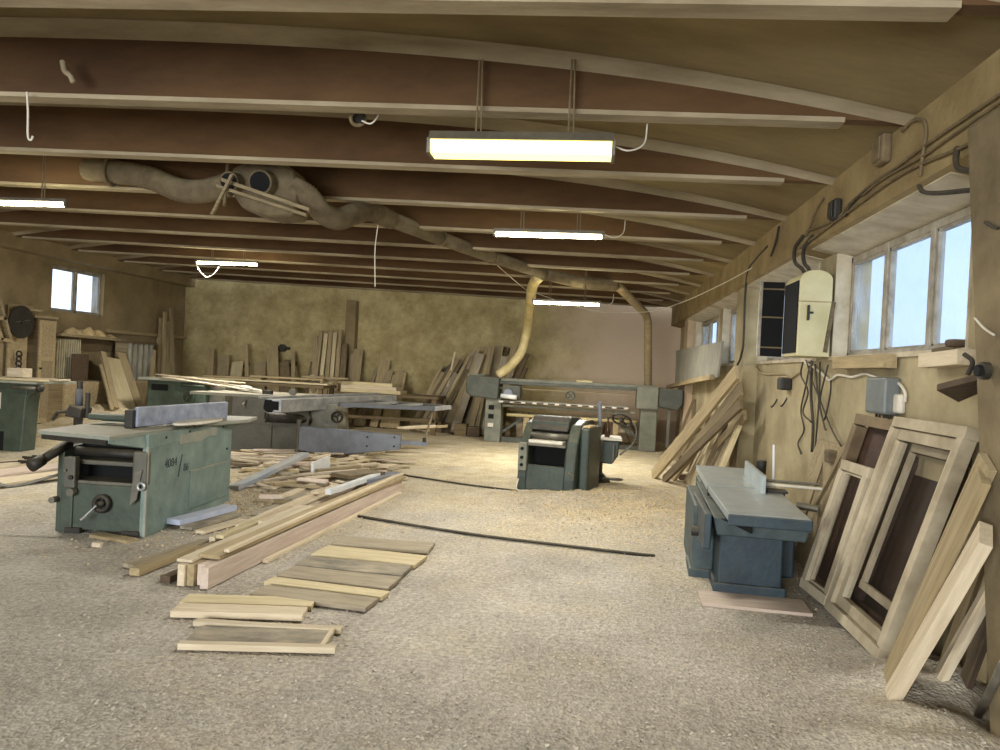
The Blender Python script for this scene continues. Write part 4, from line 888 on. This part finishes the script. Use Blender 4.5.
SIDE = [((205, 548), (262, 523), .07, .04, pale, .03), ((212, 540), (300, 508), .06, .05, pale, .06), ((220, 537), (262, 519), .07, .03, yell, .10), ((196, 552), (246, 530), .06, .04, dusty, .03),
        ((230, 535), (330, 492), .10, .03, tan, .04), ((238, 527), (345, 482), .06, .04, pale, .08), ((250, 528), (352, 486), .09, .03, grey, .05), ((262, 523), (300, 507), .08, .04, pale, .12), ((275, 519), (372, 478), .10, .03, pink, .05)]
for i, (a, b, w_, t_, m, z) in enumerate(SIDE):
    plank(G(*a, z), G(*b, z+.01), w_, t_, m, 'loose board in the narrow row along the left side of the squared timbers', 'boards beside the squared timbers')
# beside the green planer
lay((173, 522), (231, 507), .15, .05, mat('pale_blue_board', (150, 160, 190), (196, 200, 206), 3, dust=.2), 'bluish white board lying at the foot of the big green planer', z=.07)
lay((186, 528), (236, 514), .13, .03, streak, 'rough grey bark edged board beside the bluish white one')
lay((200, 532), (243, 520), .1, .03, pale, 'pale board outermost beside the foot of the big green planer')
tag(MB().box(-.04, .04, -.02, .02, 0, .04).build('wood_chip', pale, loc=tuple(G(97, 547)), bevel=.008), 'small pale wood block lying alone before the big green planer', 'block')
lay((95, 535), (132, 541), .12, .03, tan, 'tan packing board under the front of the big green planer', z=.012)

# heap of offcuts: every piece is dropped flat on whatever lies under it
PLACED = []
def rect(c, an, L, w):
    a = V((cos(an), sin(an))); b = V((-sin(an), cos(an))); c = V((c[0], c[1])); return [c+a*L/2+b*w/2, c-a*L/2+b*w/2, c-a*L/2-b*w/2, c+a*L/2-b*w/2], (a, b)
def hit(A, B):
    for ax in A[1]+B[1]:
        p = [q.dot(ax) for q in A[0]]; r = [q.dot(ax) for q in B[0]]
        if max(p) < min(r) or max(r) < min(p): return False
    return True
def drop(c, an, L, w, t, ztop):
    A = rect(c, an, L, w); z = .012
    for B, top in PLACED:
        if top > z and hit(A, B): z = max(z, top)
    if z+t > ztop: return None
    PLACED.append((A, z+t+.002)); return z+t/2
PLACED.append((rect((-2.62, 7.2), radians(88), 5.2, .50), 9))
PLACED.append((rect((-4.1, 7.1), radians(93), 2.2, 1.1), 9))
rg = random.Random(21)
WM = [pale, pale, pale, pink, pink, yell, grey, tan, dusty]
cnt = 0
for i in range(1500):
    if cnt >= 120: break
    for _ in range(50):
        u, v = rg.uniform(-1, 1), rg.uniform(-1, 1)
        if u*u+v*v < 1: break
    px = 312+84*u; py = 483+29*v-u*12
    c = G(px, py)
    an = radians(rg.choice([70, 62, 80, 55, 88, 66, 20, 130, 5])+rg.uniform(-12, 12)); Ln = rg.uniform(.25, .95); w_ = rg.choice([.05, .06, .08, .1, .13]); t_ = rg.choice([.02, .03, .04])
    z = drop(c, an, Ln, w_, t_, .07+.16*max(0, 1-(u*u+v*v)))
    if z is None: continue
    cnt += 1; d = V((cos(an), sin(an), 0))*Ln/2; c.z = z
    plank(c-d, c+d, w_, t_, rg.choice(WM), 'loose sawn offcut in the heap beyond the squared timbers', 'offcuts in the floor heap', name='wood_offcut', cat='offcut', jit=.006)
cnt = 0
for i in range(400):
    if cnt >= 36: break
    px = rg.uniform(238, 335); py = rg.uniform(454, 470); c = G(px, py); an = radians(rg.uniform(-30, 60)); Ln = rg.uniform(.4, 1.1); w_ = rg.choice([.06, .09, .12])
    z = drop(c, an, Ln, w_, .025, .1)
    if z is None: continue
    cnt += 1; c.z = z; d = V((cos(an), sin(an), 0))*Ln/2
    plank(c-d, c+d, w_, .025, rg.choice(WM+[drabw, dusty]), 'loose board strewn on the floor in front of the grey panel saw', 'boards strewn before the panel saw', name='wood_offcut', cat='offcut')
plank(G(234, 488, .10), G(305, 454, .36), .13, .05, mat('bluish_board', (128, 138, 146), (170, 166, 158), 3, dust=.2), 'long bluish grey board sloping across the back of the offcut heap')
plank(G(312, 469, .22), G(329, 462, .22), .03, .17, whitef, 'white laminated block standing on edge on the offcut heap')
plank(G(340, 476, .2), G(376, 472, .2), .34, .05, drabw, 'wide dark board lying flat on the right of the offcut heap')
plank(G(362, 481, .16), G(396, 474, .16), .22, .05, armm, 'grey blue board end beside the wide dark board on the heap')
plank(G(328, 492, .17), G(380, 474, .19), .07, .06, whitef, 'thick white batten lying across the right of the offcut heap')
plank(G(290, 498, .10), G(322, 482, .12), .2, .03, grey, 'broad grey board at the front of the offcut heap')

# floor boards far left, small tools
for i, (a, b, m, lb) in enumerate((((-15, 484), (80, 472), pale, 'nearest of the pale planks lying flat on the floor at far left'), ((-15, 475), (78, 464), pink, 'middle one of the pale planks lying flat on the floor at far left'), ((-15, 467), (76, 456), pale, 'farthest of the pale planks lying flat on the floor at far left'))):
    plank(G(*a, .05), G(*b, .05), .40, .03, m, lb)
for px, py, lb in ((31, 459, 'larger dark clamp piece on the pale planks at far left'), (27, 463, 'smaller dark clamp piece on the pale planks at far left')):
    p = G(px, py, .066); t = thing('hand_clamp', lb, 'tool', tuple(p), rg.uniform(0, 2))
    MB().bar((-.1, 0, .02), (.1, .02, .02), .03, .03).build('clamp_bar', darkst, t); MB().bar((-.08, -.03, .03), (-.06, .07, .03), .03, .03).build('clamp_jaw', darkst, t); MB().cyl((.08, -.05, .03), (.09, .06, .03), .015).build('clamp_screw', darkst, t)
cable('rubber_cable', [G(-5, 463, .07), G(10, 462, .07), G(22, 461, .075)], .012, rubber, 'black cable end lying on the pale planks at far left')
# cables on the floor
cable('rubber_cable', [G(352, 515, .012), G(400, 523, .02), G(450, 531, .02), G(500, 538, .02), G(560, 545, .02), G(610, 551, .02), G(655, 556, .012)],   .016, rubber, 'long black cable lying across the floor in front of the thicknesser', k=4)
cable('rubber_cable', [G(398, 474, .012), G(430, 479, .02), G(470, 485, .02), G(520, 491, .02)], .014, rubber, 'black cable running from the offcut heap to the thicknesser', k=4)
lay((573, 500), (598, 504), .04, .03, drabw, 'dark lath on the floor right of the thicknesser')
lay((592, 501), (612, 503), .04, .03, pale, 'pale lath on the floor right of the thicknesser')

# ------------------------------------------------------------------ far left wall
XW = XL+.03
def lw(px, py, x=XW): return AX(px, py, x)
a = lw(36, 318, XL+.25); b = lw(54, 318, XL+.25); t = thing('cupboard', 'tall narrow panelled wooden cupboard standing at the left wall below the window', 'cupboard', (XL+.3, a.y, 0))
wd = b.y-a.y; hh = a.z
MB().box(-.28, 0, 0, wd, 0, hh).build('carcass', drabw, t)
d = MB().box(0, .03, .02, wd-.02, .12, hh-.03).build('door', tan, t, bevel=.004)
for z0, z1 in ((.22, hh*.62), (hh*.66, hh-.12)):
    MB().box(.03, .04, .10, wd-.10, z0, z1).build('door_panel', dusty, d, bevel=.01)
MB().cyl((.03, .06, hh*.55), (.07, .06, hh*.55), .02).build('knob', darkst, d)
a = lw(10, 310, XL+.1); b = lw(34, 310, XL+.1)
tag(MB().box(0, .03, a.y, b.y, 0, lw(20, 305).z).build('plywood_sheet', tan, loc=(XL+.06, 0, 0)), 'tan plywood sheet standing at the left wall left of the cupboard', 'sheet')
p = lw(21, 322, XL+.3); t = thing('saw_blade', 'large round black disc hung on the plywood sheet left of the cupboard', 'disc', tuple(p))
MB().cyl((-.01, 0, 0), (.02, 0, 0), .31, n=40).build('disc', darkst, t); MB().bar((.03, -.2, -.02), (.03, .2, .05), .02, .01).build('highlight_strip', steel, t); MB().cyl((.02, 0, 0), (.05, 0, 0), .04).build('hub', darkst, t)
a = lw(18, 352, XL+.2); b = lw(18, 380, XL+.2)
t = thing('hanging_tools', 'short chain of dark fittings hanging below the round black disc', 'chain', tuple(b))
n = 6
for i in range(n): MB().ringtube((0, 0, (a.z-b.z)*i/n+.05), (0 if i % 2 else 1, 1 if i % 2 else 0, .1), .055, .016, 14, 6).build('link', darkst, t, smooth=True)
# crate-like frame at the picture edge
p0 = lw(-12, 290, XL+.5); t = thing('wooden_rack', 'sloping wooden lath rack high on the left wall at the picture edge', 'rack', (XL+.4, 0, 0))
def L_(px, py): p = AX(px, py, XL+.5); return (.1, p.y, p.z)
for a, b in (((-6, 288), (8, 338)), ((-14, 300), (0, 340)), ((-14, 337), (10, 341)), ((-14, 318), (4, 318))): MB().bar(L_(*a), L_(*b), .12, .06, side=(1, 0, 0)).build('rack_bar', dusty, t)
# dust covered lumps on the cupboard top
a = lw(30, 305, XL+.2)
for i, (px, py, lb) in enumerate(((28, 303, 'dusty stick lying on the plywood top at left'), (45, 310, 'dusty bundle lying on the tall cupboard top'))):
    p = lw(px, py, XL+.2); plank((p.x, p.y-.35, hh+.03+.12*(i == 0)), (p.x, p.y+.3, hh+.03+.12*(i == 0)), .14, .05, dusty, lb)
# shelf and radiator
a = lw(55, 334, XL+.2); b = lw(120, 338, XL+.2)
t = thing('wall_shelf', 'long dusty shelf board above the radiator on the left wall', 'shelf', (XL, 0, 0))
MB().hexa([(0, a.y, a.z-.03), (.35, a.y, a.z-.03), (.35, b.y, a.z-.06), (0, b.y, a.z-.06), (0, a.y, a.z+.02), (.35, a.y, a.z+.02), (.35, b.y, a.z), (0, b.y, a.z)]).build('shelf_board', dusty, t)
MB().box(0, .04, a.y+.9, b.y, a.z-.32, a.z-.04).build('apron', drabw, t)
MB().grid(lambda u, v: (.02+.3*u, a.y+.2+v*(b.y-a.y-.4), a.z+.0+.22*sin(pi*u)*max(0, (noise.noise(V((v*9, u, 2)))+.45))*sin(pi*v)**.5), 8, 60).build('dust_heap', dustm, t, smooth=True)
a = lw(55, 338, XL+.12); b = lw(78, 378, XL+.12); t = thing('radiator', 'cream ribbed radiator under the shelf on the left wall', 'radiator', (XL+.06, a.y, b.z))
n = 11; W_ = b.y-a.y; Hh = lw(56, 338, XL+.12).z-b.z
for i in range(n): MB().box(0, .12, i*W_/n+.015, (i+.68)*W_/n, 0, Hh).build('radiator_section', radm, t, bevel=.02)
MB().cyl((.06, 0, .06), (.06, W_, .06), .03).build('pipe', radm, t); MB().cyl((.06, 0, Hh-.06), (.06, W_, Hh-.06), .03).build('pipe', radm, t)
cable('wall_pipe', [lw(56, 386, XL+.1), lw(80, 384, XL+.1), lw(100, 383, XL+.1)], .03, rustc, 'dusty heating pipe along the left wall below the radiator', 'pipe', k=2, n=8)
a = lw(78, 354, XL+.5); b = lw(93, 381, XL+.5)
tag(MB().box(0, .03, 0, b.y-a.y, 0, a.z-b.z).build('dark_board', brown, loc=(XL+.35, a.y, b.z)), 'dark square board standing below the shelf right of the radiator', 'board')
tag(MB().box(XL+.05, XL+.7, a.y-.6, b.y+2.0, 0, b.z).build('masonry_ledge', dusty, bevel=.05), 'dusty ledge running low along the left wall', 'ledge')
# planks leaning below the shelf
for (b_, t_, w_, m, lb) in (((116, 408), (103, 352), .12, tan, 'narrow plank, leftmost of those leaning under the left wall shelf'), ((127, 410), (110, 358), .45, yell, 'widest plank leaning under the left wall shelf'), ((140, 409), (121, 353), .2, tan, 'plank right of the widest one under the left wall shelf'), ((112, 410), (101, 365), .08, dusty, 'thin lath at the foot of the planks under the left wall shelf')):
    p1 = AX(*t_, XL+.45+(.12 if w_ < .1 else 0)); yb = p1.y+.2; p0 = V((XL+1.45, p1.y-1.1, .02)); 
    p0 = AX(*b_, XL+1.3); p0.z = max(p0.z, .02); plank(p0, p1, w_, .04, m, lb, side=(.3, 1, 0), name='leaning_plank')
# plastic wrapped bundle and sticks in the corner
a = lw(123, 342, XL+.4); b = lw(147, 380, XL+.4); t = thing('wrapped_bundle', 'greyish wrapped bundle of sheets standing near the back left corner', 'bundle', (XL+.2, a.y, max(0, b.z-.8)))
MB().grid(lambda u, v: (.35+.05*sin(u*30)+.03*noise.noise(V((u*8, v*5, 0))), u*(b.y-a.y), v*(a.z-b.z+.8)), 30, 16).build('wrapping', greylt, t, smooth=True)
MB().box(0, .33, .03, b.y-a.y-.03, 0, a.z-b.z+.78).build('sheet_stack', dusty, t); MB().box(0, .42, 0, b.y-a.y, a.z-b.z+.78, a.z-b.z+.84).build('top_board', drabw, t)
for i, (bx_, tx_) in enumerate((((152, 385), (159, 338)), ((158, 386), (161, 318)), ((163, 386), (165, 312)), ((168, 386), (169, 322)), ((172, 386), (172, 330)), ((176, 388), (171, 308)), ((149, 386), (154, 350)))):
    pt = AX(*tx_, XL+.12+.07*i); pb = AX(*bx_, XL+.5+.07*i); pb.z = .02; plank(pb, pt, .09, .05, rg.choice([dusty, tan, yell]), 'tall narrow stick standing in the back left corner', 'sticks in the back left corner', side=(.2, 1, 0), name='corner_stick', cat='stick')
# round post with clamp behind the green planer
p = AY(78, 425, 8.9); q = AY(76, 381, 8.9); t = thing('drill_post', 'slim blue grey steel post with a dark clamp, behind the big green planer', 'post', (p.x, 8.9, 0))
MB().cyl((0, 0, 0), (0, 0, p.z+.12), .055).build('lower_post', darkst, t, smooth=True); MB().cyl((0, 0, p.z+.1), (0, 0, q.z-.1), .045).build('upper_post', mat('blue_grey_paint', (30, 34, 46), (48, 54, 66), 6, dust=.15), t, smooth=True)
MB().cyl((0, 0, q.z-.15), (.0, 0, q.z), .035).build('tip', darkst, t); MB().cyl((0, 0, 0), (0, 0, .05), .25).build('base', darkst, t)
MB().prism([(-.12, -.06), (.1, -.08), (.13, .06), (-.05, .1)], 'y', -.12, .1).build('clamp', darkst, t, bevel=.02, loc=(0, 0, p.z+.17))
MB().tube([(-.08, -.1, p.z+.18), (-.2, -.12, p.z+.16), (-.26, -.12, p.z+.06)], .022).build('clamp_lever', darkst, t); MB().cyl((.12, 0, p.z+.1), (.12, 0, p.z+.42), .03).build('side_rod', darkst, t)

# ------------------------------------------------------------------ boards on tables and benches, back left
zt1 = AY(30, 381, 10.5).z
plank(V((AX_SB-.9, 10.7, zt1+.02)), V((AX_SB+.36, 10.95, zt1+.02)), .35, .03, pale, 'pale board lying on the saw bench at the left edge, rear one')
plank(V((AX_SB-.9, 10.45, zt1+.02)), V((AX_SB+.40, 10.47, zt1+.02)), .16, .03, yell, 'pale board lying on the saw bench at the left edge, front one')
tag(MB().box(-.15, .12, -.1, .1, 0, .14).build('pale_block', pale, loc=(AX_SB-.25, 10.75, zt1+.04), bevel=.005), 'pale wooden block on the boards at the left picture edge', 'block')
STR = [((158, 376), (243, 384), .12), ((172, 378), (250, 388), .1), ((190, 379), (258, 391), .14), ((182, 381), (248, 391), .1), ((165, 379), (222, 387), .12), ((205, 381), (262, 392), .08)]
for i, (a, b, w_) in enumerate(STR):
    plank(AY(*a, 14.6-.1*i)+V((0, 0, .035)), AY(*b, 13.3-.1*i)+V((0, 0, .02)), w_, .02, whitep if i % 2 else pale, 'long whitish strip spanning the green spindle machine and the panel saw', 'whitish strips over the saw table', name='wood_strip', cat='strip')
def bench(x0, x1, y, z, dp, label, m=drabw):
    t = thing('trestle_bench', label, 'bench', ((x0+x1)/2, y, 0)); h = (x1-x0)/2
    MB().box(-h, h, 0, dp, z-.06, z).build('bench_top', m, t)
    for sx in (-h+.1, h-.1):
        for yy in (.05, dp-.1): MB().box(sx-.05, sx+.05, yy, yy+.08, 0, z-.06).build('leg', m, t)
        MB().box(sx-.03, sx+.03, .05, dp-.05, .3, .37).build('side_rail', m, t)
    MB().box(-h+.1, h-.1, .06, .1, .3, .37).build('stretcher', m, t); return t
a = AY(190, 380, 16.6); b = AY(325, 386, 16.6); z1 = b.z
bench(a.x, b.x, 16.5, z1, .9, 'dusty long bench under loose boards along the back wall at left')
MIX = [yell, tan, tan, dusty, pale, drabw]
for i, (p_, q_, w_, lb) in enumerate((((175, 371), (330, 382), .2, 'longest yellowish board lying along the back left bench'), ((205, 372), (262, 376), .25, 'short board stacked on the left half of the back left bench'), ((250, 377), (322, 384), .2, 'dusty board at the front of the back left bench'), ((300, 379), (345, 383), .15, 'short board at the right end of the back left bench'))):
    A_ = AY(*p_, 16.8); B_ = AY(*q_, 16.8); plank((A_.x, 16.7+.08*i, z1+.03+.05*i), (B_.x, 16.75+.1*i, z1+.03+.05*i), w_, .04, MIX[i], lb)
for i in range(9):
    px = 205+i*13+rg.uniform(-5, 5); ht = rg.uniform(18, 40); bb = AY(px-rg.uniform(-3, 8), 388, 17.6); tt = AY(px+rg.uniform(0, 9), 384-ht, 18.9)
    bb.z = max(.02, z1-.5); bb.y = 18.1; plank(bb, tt, rg.choice([.1, .16, .3]), .04, rg.choice(MIX), 'short board leaning on the back wall behind the left bench', 'boards behind the left bench', side=(1, 0, 0), name='leaning_plank')
    
STK = [(323, 331), (328, 334), (333, 330), (337, 333), (342, 330), (318, 336), (346, 344)]
for i, (px, py) in enumerate(STK):
    tt = AY(px, py, 18.85); bb = AY(px-9+i, 384, 18.2); bb.z = .02; bb.y -= .1; tt.y -= .12; plank(bb, tt, .1 if i != 6 else .16, .05, [dusty, yell, tan, yell, tan, dusty, drabw][i], 'tall narrow board leaning beside the back wall pilaster', 'tall boards beside the pilaster', side=(1, 0, 0), name='leaning_plank')
tt = AY(357, 349, 19.0); plank((tt.x, 18.6, .02), tt, .35, .04, tan, 'single wide upright board just right of the back wall pilaster', side=(1, 0, 0), name='leaning_plank')
tt = AY(385, 360, 19.0); plank((tt.x-.1, 18.6, .02), tt, .3, .04, tan, 'upright board with slanted top, right of the wide upright one', side=(1, 0, 0), name='leaning_plank')
tt = AY(316, 362, 19.0); plank((tt.x-.1, 18.6, .02), tt, .28, .04, drabw, 'dark upright board left of the tall boards by the pilaster', side=(1, 0, 0), name='leaning_plank')
for px, py, r_, lb in ((283, 348, .1, 'small dark round fitting on the back wall'),):
    p = AY(px, py, 19.15); t = thing('wall_fitting', lb, 'fitting', tuple(p)); MB().cyl((0, .05, 0), (0, -.08, 0), r_).build('body', darkst, t); MB().cyl((.08, -.03, 0), (.2, -.03, 0), .04).build('spout', darkst, t)
for px, py, lb in ((290, 363, 'dusty oval sack end on a ledge at the back wall'), (243, 364, 'small dusty bracket shelf on the back wall at left')):
    p = AY(px, py, 19.1); tag(MB().tube([(-.18, 0, 0), (-.12, 0, 0), (.12, 0, 0), (.18, 0, 0)], [.03, .09, .09, .04], 12).build('dusty_ledge', drabw, smooth=True, loc=tuple(p)), lb, 'ledge')
# stacked squared timber on its bench in the middle back
a = AY(338, 389, 17.3); b = AY(440, 396, 17.3); z2 = b.z-.02
bench(a.x, b.x, 17.1, z2, .9, 'dusty trestle bench carrying the stacked yellowish timbers at mid back')
for i in range(3):
    for j in range(3): plank((a.x+.1+.1*j, 17.3+.22*j, z2+.04+.085*i), (a.x+1.55-.1*(i), 17.3+.22*j, z2+.04+.085*i), .2, .08, [yell, pale, yell][i], 'yellowish squared timber in the stack on the mid back trestle', 'timbers stacked at mid back', name='squared_timber', cat='timber')
for i in range(14):
    px = rg.uniform(300, 338); c = AY(px, rg.uniform(377, 384), 17.2); an = rg.uniform(0, 3); d = V((cos(an), .4*sin(an), .2*sin(an)))*.16; plank(c-d, c+d, .1, .05, rg.choice(MIX), 'small dusty offcut in the heap at the right end of the back left bench', 'offcuts on the back bench', name='wood_offcut', cat='offcut')
for i in range(12):
    px = rg.uniform(372, 415); tt = AY(px, rg.uniform(370, 384), 18.95); bb = V((tt.x+rg.uniform(-.3, .3), 18.2, .02)); plank(bb, tt, rg.choice([.1, .15, .2]), .04, rg.choice([dusty, drabw, tan, brown]), 'short board leaning on the back wall behind the trestle bench', 'boards behind the trestle bench', side=(1, 0, 0), name='leaning_plank')
# blocks at the foot of the back pile
for px, py, w_, h_, m, lb in ((420, 432, .55, .35, drabw, 'dark box at the foot of the back wall under pale offcuts'), (447, 433, .4, .26, brown, 'brown block on the floor left of the big back pile'), (460, 436, .3, .28, drabw, 'dusty block, second from the left at the foot of the big back pile'), (473, 437, .3, .24, brown, 'dark block nearest the sander at the foot of the big back pile')):
    p = G(px, py); tag(MB().prism([(-w_/2, 0), (w_/2, 0), (w_/2*.95, h_), (-w_/2, h_*.94)], 'y', 0, .35).build('wood_block', m, loc=tuple(p), bevel=.015), lb, 'block')
for i in range(6):
    p = G(412+i*4, 427, .40+.05*(i % 3)); d = V((.28, .05, .03)); plank(p-d, p+d, .1, .04, rg.choice([tan, pale, dusty]), 'pale offcut lying on the dark box at the back wall', 'offcuts on the dark box', name='wood_offcut', cat='offcut')
# the big leaning pile left of the sander
for i in range(64):
    f = i/63; px = 436+92*f; topy = 352+16*(1-min(1, f*2.2))*1.4+rg.uniform(-6, 22)-f*3
    lay_ = i % 8; tt = AY(px, topy, 19.05-.10*lay_); tilt = .55+.35*sin(f*7)+.06*(i % 3); bb = V((tt.x-tilt*(tt.z*.5), 18.55-.10*lay_, .02))
    plank(bb, tt, rg.choice([.08, .1, .14, .18]), rg.choice([.03, .05]), rg.choice([dusty, drabw, grey, tan, tan, dusty]), 'dusty board in the big leaning pile left of the belt sander', 'boards in the big back pile', side=(1, .0, 0), name='leaning_plank')
plank(G(438, 430, .02), AY(455, 352, 18.2), .05, .03, pale, 'long thin whitish lath standing out before the big back pile', side=(1, 0, 0), name='leaning_plank')
for px, py in ((430, 372), (444, 364)): 
    tt = AY(px, py, 19.0); 
p = AY(452, 366, 18.98); tag(MB().prism([(-.45, 0), (.5, 0), (.5, 1.35), (.1, 1.5), (-.3, 1.2), (-.45, .6)], 'y', 0, .06).build('dark_sheet', mat('dark_grey_sheet', (66, 66, 58), (86, 84, 70), 3, dust=.2), loc=(p.x, 18.98, .3)), 'large dark grey irregular sheet behind the big back pile', 'sheet')
for i in range(12):
    px = rg.uniform(505, 640); tt = AY(px, rg.uniform(405, 425), 18.9); bb = V((tt.x-rg.uniform(-.3, .6), 18.0, .02)); plank(bb, tt, rg.choice([.1, .16]), .04, rg.choice([tan, dusty, pale]), 'short board leaning on the back wall seen through the belt sander', 'boards behind the belt sander', side=(1, 0, 0), name='leaning_plank')
p = AY(720, 0, 17)
# ------------------------------------------------------------------ right side planks near the middle pier
RP = [((653, 476), (737, 372), .2, tan, 'longest tan plank sloping up to the middle pier, foremost of the crossing group', 1.80), ((664, 480), (741, 404), .13, drabw, 'dark edged plank crossing behind the longest tan one', 1.86), ((672, 478), (741, 388), .2, tan, 'broad plank, second of the crossing group at the middle pier', 1.92),
      ((689, 478), (745, 415), .13, dusty, 'lower plank with a block at its foot near the middle pier', 1.96), ((668, 455), (700, 425), .18, dusty, 'low broad board behind the crossing planks', 2.1), ((660, 462), (712, 400), .12, dusty, 'rearmost board of the crossing group at the middle pier', 2.1)]
for b_, t_, w_, m, lb, X in RP: plank(G(*b_, .03), AX(*t_, X), w_, .045, m, lb, side=(0, .35, 1), name='leaning_plank')
tag(MB().box(-.12, .12, -.08, .08, 0, .1).build('wood_block', brown, loc=tuple(G(686, 480)), bevel=.02), 'small brown block at the foot of the crossing planks', 'block')
for i in range(9):
    b_ = (702+i*4.2, 474-i*.3); tt = AX(712+i*3.4, 434-rg.uniform(0, 12), 1.93); bb = V((1.55, tt.y-.15, .03)); plank(bb, tt, .14, .05, rg.choice([tan, yell, dusty, drabw]), 'short upright plank in the row standing at the foot of the middle pier', 'short planks by the middle pier', side=(0, 1, 0), name='leaning_plank')
for i in range(7):
    tt = AX(694+i*5, rg.uniform(395, 425), 2.16); bb = V((1.75, tt.y-.2, .03)); plank(bb, tt, .12, .04, rg.choice([dusty, tan, drabw]), 'dusty board leaning on the right wall beyond the crossing planks', 'boards beyond the crossing planks', side=(0, 1, 0), name='leaning_plank')

# ------------------------------------------------------------------ loose shavings (nobody could count them)
def shavings(name, n, fn, m, label, smax=.02):
    bm = bmesh.new(); r2 = random.Random(n)
    for i in range(n):
        x, y = fn(r2); x = min(x, 1.72 if y < 4.2 or y > 9 else 2.1); z = floor_h(x, y)+.003; a = r2.uniform(0, 6.28); s_ = r2.uniform(.3, 1)*smax; t_ = s_*r2.uniform(.3, .7)
        d = V((cos(a), sin(a), r2.uniform(-.2, .4))); e = V((-sin(a), cos(a), r2.uniform(-.3, .5))); c = V((x, y, z+.003))
        bm.faces.new([bm.verts.new(c-d*s_-e*t_), bm.verts.new(c+d*s_-e*t_), bm.verts.new(c+d*s_+e*t_+V((0, 0, t_*.6))), bm.verts.new(c-d*s_+e*t_)])
    me = bpy.data.meshes.new(name); bm.to_mesh(me); bm.free(); me.materials.append(m); o = bpy.data.objects.new(name, me); COL.objects.link(o)
    return tag(o, label, 'shavings', kind='stuff')
def gfn(cx, cy, sx, sy): return lambda r: (r.gauss(cx, sx), r.gauss(cy, sy))
chip = mat('pale_chip', (196, 172, 126), (224, 202, 160), 40, rough=.9, bump=0); chip2 = mat('grey_chip', (160, 150, 132), (206, 196, 178), 40, rough=.9, bump=0)
def nearf(r):
    y = 1.7+6.5*r.random()**1.3; return (min(2.1, r.uniform(-.75*y, .62*y)), y)
shavings('floor_shavings', 20000, nearf, chip2, 'fine grey beige wood chips scattered over the front floor', .009)
shavings('wood_shavings', 16000, gfn(.6, 9.3, 1.0, 1.1), chip, 'yellow shavings spread on the floor around the thicknesser', .011)
shavings('heap_shavings', 7000, gfn(-3.6, 8.0, .6, 1.0), chip, 'yellow shavings between the big green planer and the offcut heap', .012)
